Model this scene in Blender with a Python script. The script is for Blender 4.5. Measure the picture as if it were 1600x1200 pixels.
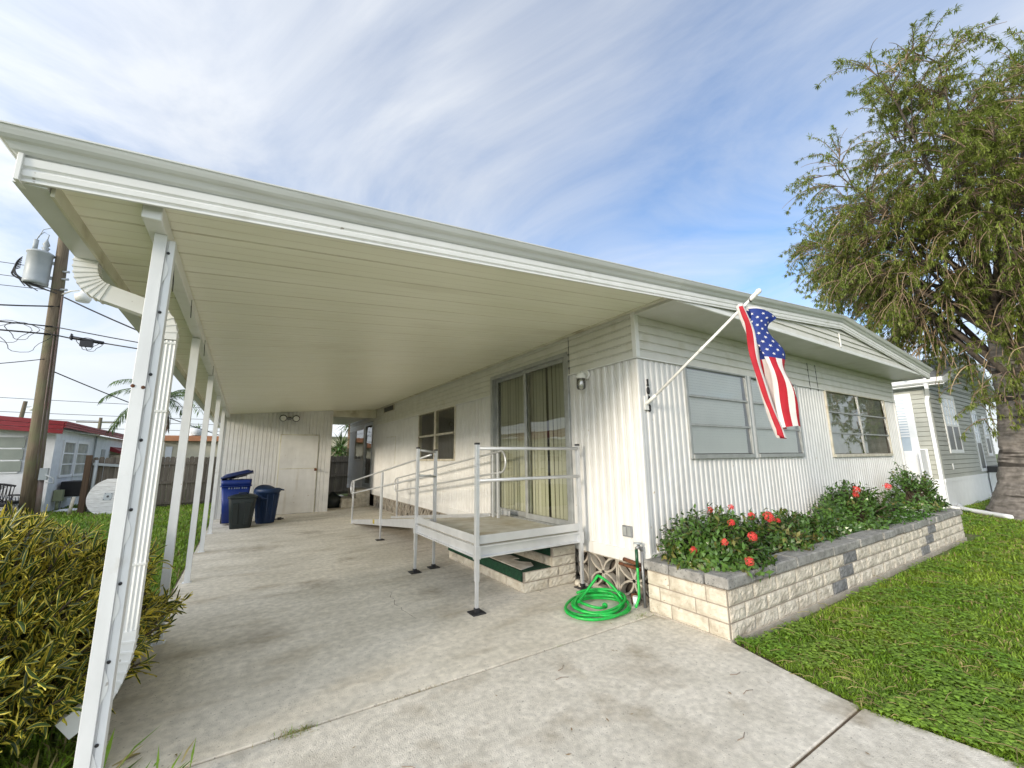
import bpy, math, random
from mathutils import Vector, Matrix
random.seed(7)
R = math.radians
for o in list(bpy.data.objects): bpy.data.objects.remove(o)
S = bpy.context.scene
COL = S.collection

# ---------------------------------------------------------------- camera
cam = bpy.data.cameras.new('camera'); co = bpy.data.objects.new('camera', cam); COL.objects.link(co)
_r = (0.84243912, -0.53866007, -0.01190195); _d = (0.08477857, 0.15433991, -0.98437380); _f = (0.53207981, 0.82826597, 0.17568881)
co.matrix_world = Matrix(((_r[0], -_d[0], -_f[0], 0), (_r[1], -_d[1], -_f[1], 0), (_r[2], -_d[2], -_f[2], 1.55), (0, 0, 0, 1)))
cam.sensor_width = 36; cam.lens = 642.16/1600*36; cam.clip_start = .05; cam.clip_end = 2000
S.camera = co
# ---------------------------------------------------------------- world, sun, exposure
SUN = Vector((-0.93, -0.27, 0.225)).normalized()
sel = math.asin(SUN.z); saz = math.atan2(SUN.x, SUN.y)
W = bpy.data.worlds.new('World'); S.world = W; W.use_nodes = True
nt = W.node_tree; N = nt.nodes; Lk = nt.links.new
for n in list(N): N.remove(n)
def nd(t, **k):
    n = N.new(t)
    for a, b in k.items(): setattr(n, a, b)
    return n
def mth(op, a, b=None, clamp=False):
    n = nd('ShaderNodeMath', operation=op, use_clamp=clamp)
    for i, v in enumerate((a, b)):
        if v is None: continue
        if isinstance(v, (int, float)): n.inputs[i].default_value = v
        else: Lk(v, n.inputs[i])
    return n.outputs[0]
def vdot(a, v):
    n = nd('ShaderNodeVectorMath', operation='DOT_PRODUCT'); Lk(a, n.inputs[0]); n.inputs[1].default_value = v
    return n.outputs['Value']
sky = nd('ShaderNodeTexSky', sky_type='NISHITA', sun_disc=False, sun_elevation=R(28), sun_rotation=saz, altitude=0, air_density=1.0, dust_density=.6, ozone_density=2.0)
tc = nd('ShaderNodeTexCoord'); sp = nd('ShaderNodeSeparateXYZ'); Lk(tc.outputs['Generated'], sp.inputs[0])
zz = mth('ADD', mth('MAXIMUM', sp.outputs[2], 0.0), .16)
cx = nd('ShaderNodeCombineXYZ'); Lk(mth('DIVIDE', sp.outputs[0], zz), cx.inputs[0]); Lk(mth('DIVIDE', sp.outputs[1], zz), cx.inputs[1])
mp = nd('ShaderNodeMapping'); Lk(cx.outputs[0], mp.inputs[0]); mp.inputs['Rotation'].default_value = (0, 0, R(58)); mp.inputs['Scale'].default_value = (.74, .60, 1); mp.inputs['Location'].default_value = (.35, 1.3, 0)
n1 = nd('ShaderNodeTexNoise'); n1.inputs['Scale'].default_value = 1.5; n1.inputs['Detail'].default_value = 11; n1.inputs['Roughness'].default_value = .60; n1.inputs['Distortion'].default_value = 1.3
Lk(mp.outputs[0], n1.inputs[0])
n2 = nd('ShaderNodeTexNoise'); n2.inputs['Scale'].default_value = .8; n2.inputs['Detail'].default_value = 3; Lk(cx.outputs[0], n2.inputs[0])
blue = Vector((.90, .36, .42)).normalized()
bd = mth('POWER', mth('MAXIMUM', vdot(tc.outputs['Generated'], blue), 0.0), 5.0)
f = mth('ADD', mth('MULTIPLY', mth('SUBTRACT', n1.outputs[0], .5), 1.9), mth('MULTIPLY', mth('SUBTRACT', n2.outputs[0], .5), 1.1))
f = mth('SUBTRACT', mth('ADD', f, .82), mth('MULTIPLY', bd, .50))
hz = mth('SUBTRACT', .34, sp.outputs[2]); hz = mth('MULTIPLY', mth('MAXIMUM', hz, 0.0), 1.75)
f = mth('ADD', f, hz, True)
f = mth('MULTIPLY', f, .90)
# cloud brightness: brighter towards the veiled sun
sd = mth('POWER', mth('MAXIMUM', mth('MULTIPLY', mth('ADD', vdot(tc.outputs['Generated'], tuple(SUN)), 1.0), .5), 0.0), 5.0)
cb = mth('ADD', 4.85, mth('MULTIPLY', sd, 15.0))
n3 = nd('ShaderNodeTexNoise'); n3.inputs['Scale'].default_value = 2.2; n3.inputs['Detail'].default_value = 6; Lk(mp.outputs[0], n3.inputs[0])
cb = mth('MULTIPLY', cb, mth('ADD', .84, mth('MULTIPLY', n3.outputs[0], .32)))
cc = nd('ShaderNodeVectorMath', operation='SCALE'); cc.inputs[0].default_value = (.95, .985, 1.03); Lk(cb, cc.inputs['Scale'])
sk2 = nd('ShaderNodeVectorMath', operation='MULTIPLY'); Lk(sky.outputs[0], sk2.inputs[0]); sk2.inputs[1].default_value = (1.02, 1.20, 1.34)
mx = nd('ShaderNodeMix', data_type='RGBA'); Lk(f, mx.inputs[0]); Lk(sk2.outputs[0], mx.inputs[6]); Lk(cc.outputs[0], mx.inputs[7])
bg = nd('ShaderNodeBackground'); bg.inputs[1].default_value = .12; Lk(mx.outputs[2], bg.inputs[0])
ow = nd('ShaderNodeOutputWorld'); Lk(bg.outputs[0], ow.inputs[0])
sl = bpy.data.lights.new('sun', 'SUN'); sl.energy = 2.0; sl.angle = R(10); sl.color = (1, .88, .70)
so = bpy.data.objects.new('sun', sl); COL.objects.link(so); so.rotation_euler = (-SUN).to_track_quat('-Z', 'Y').to_euler()
S.view_settings.view_transform = 'Standard'; S.view_settings.look = 'None'; S.view_settings.gamma = 1; S.view_settings.use_curve_mapping = False
S.view_settings.exposure = 0.68
S.render.engine = 'CYCLES'; S.cycles.max_bounces = 10; S.cycles.diffuse_bounces = 6; S.cycles.transparent_max_bounces = 12

# ---------------------------------------------------------------- materials
MATS = {}
def mat(name, col, rough=.6, col2=None, scale=4, detail=6, stretch=(1, 1, 1), lo=.35, hi=.65, bump=0, bscale=60, metal=0, spec=.5,
        dirt=None, dscale=1.2, dlo=.55, dhi=.75, dstretch=(1, 1, 1), island=0, trans=0, speck=None, fine=None, stains=()):
    m = bpy.data.materials.new(name); m.use_nodes = True; t = m.node_tree; ns = t.nodes; lk = t.links.new
    b = ns['Principled BSDF']; b.inputs['Roughness'].default_value = rough; b.inputs['Metallic'].default_value = metal
    b.inputs['Specular IOR Level'].default_value = spec
    tcn = ns.new('ShaderNodeTexCoord')
    def noise(sc, st, det):
        mpn = ns.new('ShaderNodeMapping'); lk(tcn.outputs['Object'], mpn.inputs[0]); mpn.inputs['Scale'].default_value = st
        n = ns.new('ShaderNodeTexNoise'); n.inputs['Scale'].default_value = sc; n.inputs['Detail'].default_value = det; lk(mpn.outputs[0], n.inputs[0])
        return n.outputs[0]
    def ramp(v, a, c):
        r = ns.new('ShaderNodeMapRange'); lk(v, r.inputs[0]); r.inputs[1].default_value = a; r.inputs[2].default_value = c; return r.outputs[0]
    def mix(fac, A, B):
        x = ns.new('ShaderNodeMix'); x.data_type = 'RGBA'; lk(fac, x.inputs[0])
        for i, v in ((6, A), (7, B)):
            if isinstance(v, tuple): x.inputs[i].default_value = (*v[:3], 1)
            else: lk(v, x.inputs[i])
        return x.outputs[2]
    if col2 is None: col2 = tuple(c*.9 for c in col)
    c = mix(ramp(noise(scale, stretch, detail), lo, hi), col, col2)
    if island:
        g = ns.new('ShaderNodeNewGeometry'); h = ns.new('ShaderNodeHueSaturation')
        r = ns.new('ShaderNodeMapRange'); lk(g.outputs['Random Per Island'], r.inputs[0]); r.inputs[3].default_value = 1-island; r.inputs[4].default_value = 1+island
        lk(r.outputs[0], h.inputs['Value']); lk(c, h.inputs['Color']); c = h.outputs[0]
    if dirt is not None: c = mix(ramp(noise(dscale, dstretch, 8), dlo, dhi), c, dirt)
    if speck is not None: c = mix(ramp(noise(speck[0], (1, 1, 1), 2), speck[1], speck[1]+.06), c, speck[2])
    for (px_, py_, rr_, sc_) in stains:
        dn_ = ns.new('ShaderNodeVectorMath'); dn_.operation = 'DISTANCE'; lk(tcn.outputs['Object'], dn_.inputs[0]); dn_.inputs[1].default_value = (px_, py_, 0)
        ad = ns.new('ShaderNodeMath'); ad.operation = 'MULTIPLY_ADD'; lk(noise(7, (1, 1, 1), 8), ad.inputs[0]); ad.inputs[1].default_value = rr_*2.4; lk(dn_.outputs['Value'], ad.inputs[2])
        r_ = ns.new('ShaderNodeMapRange'); lk(ad.outputs[0], r_.inputs[0]); r_.inputs[1].default_value = rr_*2.3; r_.inputs[2].default_value = rr_*1.2; r_.inputs[3].default_value = 0; r_.inputs[4].default_value = .55
        c = mix(r_.outputs[0], c, sc_)
    if fine:
        h2 = ns.new('ShaderNodeHueSaturation'); r2 = ns.new('ShaderNodeMapRange'); lk(noise(fine[0], (1, 1, 1), 9), r2.inputs[0]); r2.inputs[1].default_value = .32; r2.inputs[2].default_value = .68
        r2.inputs[3].default_value = 1-fine[1]; r2.inputs[4].default_value = 1+fine[1]; lk(r2.outputs[0], h2.inputs['Value']); lk(c, h2.inputs['Color']); c = h2.outputs[0]
    lk(c, b.inputs['Base Color'])
    if bump:
        bn = ns.new('ShaderNodeBump'); bn.inputs['Strength'].default_value = bump; bn.inputs['Distance'].default_value = .01
        lk(noise(bscale, (1, 1, 1), 5), bn.inputs['Height']); lk(bn.outputs[0], b.inputs['Normal'])
    if trans:
        tr = ns.new('ShaderNodeBsdfTranslucent'); lk(c, tr.inputs[0]); a = ns.new('ShaderNodeMixShader'); a.inputs[0].default_value = trans
        lk(b.outputs[0], a.inputs[1]); lk(tr.outputs[0], a.inputs[2]); lk(a.outputs[0], ns['Material Output'].inputs[0])
    MATS[name] = m; return m
def glass(name, tint=(.9, .95, .92), refl=.0, blend=.25):
    m = bpy.data.materials.new(name); m.use_nodes = True; t = m.node_tree; ns = t.nodes; lk = t.links.new
    ns.remove(ns['Principled BSDF'])
    tr = ns.new('ShaderNodeBsdfTransparent'); tr.inputs[0].default_value = (*tint, 1)
    gl = ns.new('ShaderNodeBsdfGlossy'); gl.inputs[1].default_value = .015
    tcn = ns.new('ShaderNodeTexCoord'); nn = ns.new('ShaderNodeTexNoise'); nn.inputs['Scale'].default_value = 1.3; lk(tcn.outputs['Object'], nn.inputs[0])
    bn = ns.new('ShaderNodeBump'); bn.inputs['Strength'].default_value = .06; bn.inputs['Distance'].default_value = .05; lk(nn.outputs[0], bn.inputs['Height']); lk(bn.outputs[0], gl.inputs['Normal'])
    lw = ns.new('ShaderNodeLayerWeight'); lw.inputs[0].default_value = blend
    mr = ns.new('ShaderNodeMapRange'); lk(lw.outputs['Fresnel'], mr.inputs[0]); mr.inputs[3].default_value = refl; mr.inputs[4].default_value = 1
    a = ns.new('ShaderNodeMixShader'); lk(mr.outputs[0], a.inputs[0]); lk(tr.outputs[0], a.inputs[1]); lk(gl.outputs[0], a.inputs[2]); lk(a.outputs[0], ns['Material Output'].inputs[0])
    MATS[name] = m; return m

white_siding = mat('white_siding', (.70, .695, .675), .42, (.65, .64, .615), 3, stretch=(1, 1, .25), dirt=(.48, .43, .33), dscale=2.6, dlo=.61, dhi=.98, dstretch=(2.2, 2.2, .22), speck=(11, .735, (.42, .35, .25)), fine=(5, .05))
lap_siding = mat('lap_siding', (.68, .67, .62), .45, (.62, .61, .55), 4, dirt=(.50, .47, .36), dscale=3, dlo=.6, dhi=.9)
white_metal = mat('white_metal', (.80, .80, .78), .38, (.74, .74, .71), 5, dirt=(.52, .50, .44), dscale=4, dlo=.62, dhi=.9, speck=(22, .74, (.36, .33, .28)))
gutter_metal = mat('gutter_metal', (.68, .69, .67), .38, (.60, .61, .59), 2.5, stretch=(.4, 1, 3), dirt=(.46, .46, .42), dscale=3, dlo=.58, dhi=.85, dstretch=(.3, 1, 4))
ceiling_metal = mat('ceiling_metal', (.87, .86, .70), .36, (.83, .82, .65), 1.6, stretch=(.4, 2, 1), dirt=(.62, .58, .42), dscale=1.1, dlo=.6, dhi=.88, dstretch=(.4, 1.6, 1))
beam_metal = mat('beam_metal', (.66, .64, .52), .5, (.52, .49, .36), 4, dirt=(.25, .20, .12), dscale=4, dlo=.55, dhi=.85)
post_metal = mat('post_metal', (.76, .77, .77), .40, (.68, .69, .69), 14, stretch=(1, 1, .3), dirt=(.55, .53, .48), dscale=8, dlo=.62, dhi=.9, speck=(30, .76, (.40, .30, .2)))
aluminium = mat('aluminium', (.66, .67, .68), .36, (.60, .61, .62), 6, metal=.55, bump=.03, bscale=120)
tread_alu = mat('tread_alu', (.56, .54, .48), .6, (.44, .41, .34), 6, metal=.25, dirt=(.36, .29, .18), dscale=2, dlo=.45, dhi=.75)
black_rubber = mat('black_rubber', (.018, .018, .020), .55, (.03, .03, .032), 12)
concrete = mat('concrete', (.66, .61, .52), .85, (.55, .505, .42), 1.7, 14, stretch=(.7, 1.2, 1), lo=.38, hi=.62, bump=.35, bscale=120, dirt=(.40, .34, .25), dscale=2.3, dlo=.55, dhi=.78, dstretch=(.55, 1.5, 1), speck=(60, .645, (.33, .30, .25)), fine=(16, .15),
               stains=((.9, 6.0, .30, (.22, .17, .11)), (1.5, 7.2, .22, (.24, .19, .12)), (.3, 9.0, .4, (.25, .20, .13)), (2.0, 4.9, .18, (.27, .21, .14)), (1.3, 10.2, .35, (.2, .155, .10)), (.25, 4.6, .3, (.30, .26, .20))))
apron_concrete = mat('apron_concrete', (.65, .605, .525), .85, (.55, .51, .435), 3.4, 15, lo=.38, hi=.62, bump=.4, bscale=120, dirt=(.36, .31, .235), dscale=2.6, dlo=.56, dhi=.76, speck=(60, .645, (.33, .305, .26)), fine=(22, .16),
               stains=((1.05, 2.02, .16, (.36, .22, .12)), (2.6, 2.3, .30, (.40, .35, .28)), (2.1, 1.6, .35, (.40, .36, .29)), (.4, 2.5, .2, (.38, .33, .26))))
joint_soil = mat('joint_soil', (.09, .065, .045), .95, (.14, .10, .06), 14)
lawn_soil = mat('lawn_soil', (.06, .12, .016), .95, (.13, .14, .045), 1.6, 10, bump=.6, bscale=40, speck=(7, .66, (.20, .15, .07)))
far_grass = mat('far_grass', (.07, .13, .025), .95, (.11, .15, .04), .4, 8)
block_cream = mat('block_cream', (.62, .57, .47), .9, (.47, .42, .33), 9, 9, bump=.9, bscale=38, dirt=(.34, .28, .20), dscale=6, dlo=.6, dhi=.85, speck=(40, .68, (.30, .25, .18)))
block_white = mat('block_white', (.64, .585, .49), .9, (.45, .40, .325), 9, 9, bump=.9, bscale=38, dirt=(.30, .26, .20), dscale=7, dlo=.52, dhi=.78, speck=(40, .68, (.30, .27, .22)))
block_grey = mat('block_grey', (.21, .21, .21), .95, (.13, .13, .13), 8, 9, bump=.9, bscale=38, speck=(30, .64, (.32, .32, .30)))
cap_grey = mat('cap_grey', (.35, .34, .315), .95, (.23, .222, .205), 6, 10, bump=.6, bscale=60, dirt=(.33, .32, .29), dscale=5, dlo=.55, dhi=.8, speck=(50, .61, (.12, .12, .12)), island=.2, fine=(14, .2))
mortar = mat('mortar', (.36, .31, .25), .95, (.26, .22, .18), 20)
mulch = mat('mulch', (.10, .065, .04), .95, (.17, .11, .07), 25, bump=1, bscale=60)
breeze = mat('breeze', (.45, .41, .34), .9, (.34, .30, .25), 8, bump=.3, bscale=90)
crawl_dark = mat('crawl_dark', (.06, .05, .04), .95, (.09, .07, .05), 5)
interior = mat('interior', (.22, .20, .16), .9)
curtain = mat('curtain', (.62, .595, .50), .9, (.56, .535, .44), 2, stretch=(1, 6, .3))
blind = mat('blind', (.86, .855, .77), .8, (.78, .78, .70), 1.5)
blind_dark = mat('blind_dark', (.60, .57, .47), .8, (.52, .49, .40), 6)
win_metal = mat('win_metal', (.42, .43, .42), .4, (.34, .35, .34), 9, metal=.4)
frame_cream = mat('frame_cream', (.62, .58, .48), .5, (.50, .45, .35), 8, dirt=(.30, .22, .14), dscale=7, dlo=.6, dhi=.85)
pane_glass = glass('pane_glass', (.97, .99, .97), .17, .28)
door_glass = glass('door_glass', (.80, .83, .77), .08, .24)
dark_glass = glass('dark_glass', (.86, .90, .88), .22, .3)
green_carpet = mat('green_carpet', (.006, .055, .022), .98, (.004, .03, .014), 30, bump=.6, bscale=220)
rag = mat('rag', (.62, .59, .54), .95, (.45, .41, .35), 9, bump=.4, bscale=60)
hose_green = mat('hose_green', (.006, .42, .055), .38, (.008, .31, .045), 12, fine=(30, .15))
pipe_grey = mat('pipe_grey', (.30, .31, .32), .45, (.22, .22, .22), 20, metal=.5)
rust = mat('rust', (.19, .065, .025), .9, (.09, .04, .02), 25)
pvc = mat('pvc', (.80, .81, .82), .35, (.76, .77, .77), 6)
blue_bin = mat('blue_bin', (.006, .024, .16), .42, (.007, .03, .20), 3, bump=.05, bscale=200)
blue_tub = mat('blue_tub', (.007, .030, .095), .5, (.006, .025, .08), 3)
blue_lid = mat('blue_lid', (.008, .02, .10), .4, (.006, .016, .08), 3)
black_bin = mat('black_bin', (.010, .018, .018), .45, (.008, .013, .013), 4)
print_white = mat('print_white', (.22, .27, .40), .6)
black_paint = mat('black_paint', (.012, .012, .014), .4)
flag_red = mat('flag_red', (.50, .012, .028), .7, (.42, .009, .022), 14, bump=.25, bscale=34, trans=.25)
flag_white = mat('flag_white', (.82, .79, .76), .7, (.76, .73, .70), 14, bump=.25, bscale=34, trans=.25)
flag_blue = mat('flag_blue', (.012, .035, .22), .7, (.010, .028, .17), 14, bump=.25, bscale=34, trans=.15)
wood_pole = mat('wood_pole', (.17, .135, .09), .9, (.10, .075, .05), 6, stretch=(5, 5, .3), bump=.5, bscale=30, dirt=(.13, .14, .07), dscale=1.5, dlo=.48, dhi=.7)
fence_wood = mat('fence_wood', (.155, .135, .11), .9, (.095, .08, .062), 3, stretch=(7, 7, .4), bump=.4, bscale=25, island=.22)
post_wood = mat('post_wood', (.12, .075, .045), .9, (.08, .05, .03), 5, stretch=(6, 6, .3))
steel_grey = mat('steel_grey', (.36, .39, .40), .45, (.31, .34, .35), 4)
cable_black = mat('cable_black', (.015, .015, .016), .6)
red_roof = mat('red_roof', (.27, .018, .028), .5, (.21, .014, .02), 3, stretch=(1, 1, 4))
stucco = mat('stucco', (.74, .76, .78), .85, (.66, .68, .70), 5, bump=.2, bscale=50, dirt=(.45, .46, .46), dscale=1.5, dlo=.6, dhi=.85)
beige_wall = mat('beige_wall', (.60, .56, .43), .8, (.55, .51, .39), 4)
orange_trim = mat('orange_trim', (.42, .19, .09), .7, (.36, .16, .08), 4)
spool_wood = mat('spool_wood', (.62, .62, .60), .85, (.48, .47, .45), 6, stretch=(1, 1, 8), bump=.4, bscale=30)
wicker = mat('wicker', (.016, .015, .018), .55, (.03, .028, .03), 30)
vinyl_grey = mat('vinyl_grey', (.40, .41, .37), .55, (.36, .37, .33), 4)
white_vinyl = mat('white_vinyl', (.80, .82, .84), .5, (.75, .77, .79), 4)
shingle = mat('shingle', (.27, .28, .29), .9, (.20, .21, .22), 14, bump=.5, bscale=40)
screen_dark = mat('screen_dark', (.035, .038, .042), .35)
window_sky = mat('window_sky', (.50, .58, .66), .15, (.42, .50, .58), 2, spec=.8)  # reflected sky painted into the opaque pane colour
bark = mat('bark', (.23, .205, .185), .95, (.13, .115, .10), 3.5, stretch=(.8, .8, 4.5), bump=1, bscale=16, dirt=(.045, .038, .032), dscale=2.2, dlo=.555, dhi=.61, dstretch=(.3, .3, 3.2), fine=(9, .3))  # the dirt colour here paints the darkness inside horizontal bark cracks
twig = mat('twig', (.28, .20, .15), .9, (.18, .12, .08), 6)
dead_twig = mat('dead_twig', (.34, .25, .16), .9, (.24, .17, .10), 6, island=.3)
tree_leaf = mat('tree_leaf', (.25, .30, .055), .5, (.17, .225, .04), 1.2, island=.45, trans=.5)
tree_leaf_young = mat('tree_leaf_young', (.24, .26, .065), .5, (.18, .22, .05), 1.2, island=.4, trans=.4)
ixora_leaf = mat('ixora_leaf', (.085, .165, .028), .28, (.045, .10, .018), 3, island=.45, trans=.18)
ixora_young = mat('ixora_young', (.13, .16, .03), .35, (.17, .14, .04), 3, island=.4, trans=.25)
ixora_flower = mat('ixora_flower', (.68, .045, .05), .55, (.75, .09, .07), 20, island=.3, trans=.2)
croton_green = mat('croton_green', (.028, .06, .008), .36, (.06, .09, .012), 4, island=.45, trans=.15)
croton_edge = mat('croton_edge', (.74, .60, .08), .4, (.52, .46, .06), 5, island=.4, trans=.22)
croton_yellow = mat('croton_yellow', (.58, .46, .05), .4, (.45, .38, .04), 5, island=.3, trans=.25)
stem_brown = mat('stem_brown', (.13, .10, .065), .9, (.08, .06, .04), 10)
grass_blade = mat('grass_blade', (.14, .265, .018), .55, (.23, .33, .032), 1.1, 8, island=.5, trans=.3)
grass_dry = mat('grass_dry', (.34, .29, .12), .8, (.26, .21, .08), 3, island=.4, trans=.2)
palm_leaf = mat('palm_leaf', (.10, .16, .035), .5, (.06, .11, .025), 2, island=.4, trans=.25)
palm_dead = mat('palm_dead', (.20, .13, .08), .9, (.12, .08, .05), 5)
lamp_glass = glass('lamp_glass', (.85, .85, .82), .15, .4)
lens_white = mat('lens_white', (.78, .78, .74), .25)
dead_leaf = mat('dead_leaf', (.20, .13, .06), .8, (.28, .18, .09), 8, island=.4)
ac_green = mat('ac_green', (.33, .36, .22), .6)
orange_tile = mat('orange_tile', (.45, .17, .08), .8, (.36, .13, .07), 6, bump=.4, bscale=12)

# ---------------------------------------------------------------- mesh builder
ORG = {}
class MB:
    def __init__(s): s.v = []; s.f = []; s.m = []; s.smooth = []
    def add(s, vs, fs, m=0, sm=False):
        b = len(s.v); s.v.extend(tuple(v) for v in vs)
        for fc in fs: s.f.append(tuple(i+b for i in fc)); s.m.append(m); s.smooth.append(sm)
        return s
    def box(s, x0, x1, y0, y1, z0, z1, m=0):
        vs = [(x, y, z) for x in (x0, x1) for y in (y0, y1) for z in (z0, z1)]
        return s.add(vs, [(0, 1, 3, 2), (4, 6, 7, 5), (0, 4, 5, 1), (2, 3, 7, 6), (0, 2, 6, 4), (1, 5, 7, 3)], m)
    def bar(s, a, b, w, h, up=(0, 0, 1), m=0):
        a = Vector(a); b = Vector(b); d = (b-a).normalized(); u = Vector(up)
        r = d.cross(u)
        if r.length < 1e-4: r = d.cross(Vector((1, 0, 0)))
        r.normalize(); u = r.cross(d)
        vs = [p+r*i*w/2+u*j*h/2 for p in (a, b) for i, j in ((-1, -1), (1, -1), (1, 1), (-1, 1))]
        return s.add(vs, [(0, 1, 2, 3), (7, 6, 5, 4), (0, 4, 5, 1), (1, 5, 6, 2), (2, 6, 7, 3), (3, 7, 4, 0)], m)
    def tube(s, pts, r, n=8, m=0, cap=True, closed=False):
        pts = [Vector(p) for p in pts]; k = len(pts)
        if isinstance(r, (int, float)): r = [r]*k
        b = len(s.v); prev = None
        for i, p in enumerate(pts):
            d = (pts[min(i+1, k-1)]-pts[max(i-1, 0)]) if not closed else (pts[(i+1) % k]-pts[i-1])
            if d.length < 1e-9: d = Vector((0, 0, 1))
            d.normalize()
            if prev is None:
                u = Vector((0, 0, 1)) if abs(d.z) < .9 else Vector((1, 0, 0)); u = (u-d*u.dot(d)).normalized()
            else:
                u = prev-d*prev.dot(d); u = u.normalized() if u.length > 1e-6 else d.orthogonal().normalized()
            prev = u; w = d.cross(u)
            for j in range(n):
                a = 2*math.pi*j/n; q = p+(u*math.cos(a)+w*math.sin(a))*r[i]; s.v.append((q.x, q.y, q.z))
        for i in range(k if closed else k-1):
            i2 = (i+1) % k
            for j in range(n):
                s.f.append((b+i*n+j, b+i*n+(j+1) % n, b+i2*n+(j+1) % n, b+i2*n+j)); s.m.append(m); s.smooth.append(True)
        if cap and not closed:
            s.f.append(tuple(b+j for j in range(n))[::-1]); s.m.append(m); s.smooth.append(False)
            s.f.append(tuple(b+(k-1)*n+j for j in range(n))); s.m.append(m); s.smooth.append(False)
        return s
    def lathe(s, c, prof, n=16, m=0, sx=1, sy=1):
        c = Vector(c); b = len(s.v); k = len(prof)
        for r, z in prof:
            for j in range(n):
                a = 2*math.pi*j/n; s.v.append((c.x+r*sx*math.cos(a), c.y+r*sy*math.sin(a), c.z+z))
        for i in range(k-1):
            for j in range(n): s.f.append((b+i*n+j, b+i*n+(j+1) % n, b+(i+1)*n+(j+1) % n, b+(i+1)*n+j)); s.m.append(m); s.smooth.append(True)
        s.f.append(tuple(b+j for j in range(n))[::-1]); s.m.append(m); s.smooth.append(False)
        s.f.append(tuple(b+(k-1)*n+j for j in range(n))); s.m.append(m); s.smooth.append(False)
        return s
    def sweep(s, pts, prof, up=(0, 0, 1), m=0, sm=False, cap=True, closedprof=True):
        pts = [Vector(p) for p in pts]; k = len(pts); n = len(prof); b = len(s.v)
        for i, p in enumerate(pts):
            d = (pts[min(i+1, k-1)]-pts[max(i-1, 0)]).normalized(); u = Vector(up); r = d.cross(u).normalized(); u = r.cross(d)
            for a, c in prof: q = p+r*a+u*c; s.v.append((q.x, q.y, q.z))
        for i in range(k-1):
            for j in range(n if closedprof else n-1):
                s.f.append((b+i*n+j, b+i*n+(j+1) % n, b+(i+1)*n+(j+1) % n, b+(i+1)*n+j)); s.m.append(m); s.smooth.append(sm)
        if cap and closedprof:
            s.f.append(tuple(b+j for j in range(n))[::-1]); s.m.append(m); s.smooth.append(False)
            s.f.append(tuple(b+(k-1)*n+j for j in range(n))); s.m.append(m); s.smooth.append(False)
        return s
    def prism(s, poly, off, m=0):
        n = len(poly); o = Vector(off); vs = [Vector(p) for p in poly]+[Vector(p)+o for p in poly]
        return s.add(vs, [tuple(range(n))[::-1], tuple(range(n, 2*n))]+[(i, (i+1) % n, n+(i+1) % n, n+i) for i in range(n)], m)
    def build(s, name, mats, parent=None, bevel=0, seg=1, org=None):
        if not isinstance(mats, (list, tuple)): mats = [mats]
        o0 = Vector(org) if org else (ORG[parent.name] if parent else Vector((0, 0, 0)))
        me = bpy.data.meshes.new(name); me.from_pydata([(v[0]-o0.x, v[1]-o0.y, v[2]-o0.z) for v in s.v], [], s.f)
        for m in mats: me.materials.append(m)
        me.polygons.foreach_set('material_index', s.m); me.polygons.foreach_set('use_smooth', s.smooth); me.update()
        o = bpy.data.objects.new(name, me); COL.objects.link(o)
        ORG[o.name] = o0
        if parent: o.parent = parent
        else: o.location = o0
        if bevel:
            bm = o.modifiers.new('bevel', 'BEVEL'); bm.width = bevel; bm.segments = seg; bm.limit_method = 'ANGLE'; bm.angle_limit = R(40)
        return o
def tag(o, label, cat, group=None):
    o['label'] = label; o['category'] = cat
    if group: o['group'] = group
    return o
def thing(name, loc, label, cat, group=None):
    o = bpy.data.objects.new(name, None); COL.objects.link(o); o.location = loc; o.empty_display_size = .2; ORG[o.name] = Vector(loc)
    return tag(o, label, cat, group)
def kind(o, k): o['kind'] = k; return o
def copy_tree(o, parent=None):
    c = o.copy(); COL.objects.link(c); ORG[c.name] = ORG[o.name]
    if parent: c.parent = parent
    for ch in list(o.children): copy_tree(ch, c)
    return c
rnd = random.random
def uni(a, b): return a+(b-a)*rnd()
def rdir():
    while True:
        v = Vector((uni(-1, 1), uni(-1, 1), uni(-1, 1)))
        if .05 < v.length < 1: return v.normalized()
def fbm(x, y, z=0):
    from mathutils import noise
    return noise.fractal(Vector((x, y, z)), 1.0, 2.0, 4)

# ---------------------------------------------------------------- ground
g = MB(); g.add([(-400, -400, -.05), (400, -400, -.05), (400, 400, -.05), (-400, 400, -.05)], [(0, 1, 2, 3)])
kind(g.build('lawn', lawn_soil), 'structure')
g = MB(); g.box(-.62, 3.78, -3.2, 20.2, -.045, -.012)
kind(g.build('slab_bed', joint_soil), 'structure')
g = MB(); g.box(-.60, 3.76, 2.972, 20.0, -.04, 0)
kind(g.build('carport_slab', concrete, bevel=.006), 'structure')
g = MB(); g.prism([(-.60, 1.262, -.04), (3.352, 1.262, -.04), (3.46, 1.75, -.04), (3.585, 2.2, -.04), (3.585, 2.953, -.04), (-.60, 2.953, -.04)], (0, 0, .04))
kind(g.build('driveway_apron', apron_concrete, bevel=.006), 'structure')
g = MB(); g.prism([(-.60, -3.2, -.04), (3.6, -3.2, -.04), (3.43, .55, -.04), (3.352, 1.246, -.04), (-.60, 1.246, -.04)], (0, 0, .04))
kind(g.build('driveway', apron_concrete, bevel=.006), 'structure')

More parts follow.
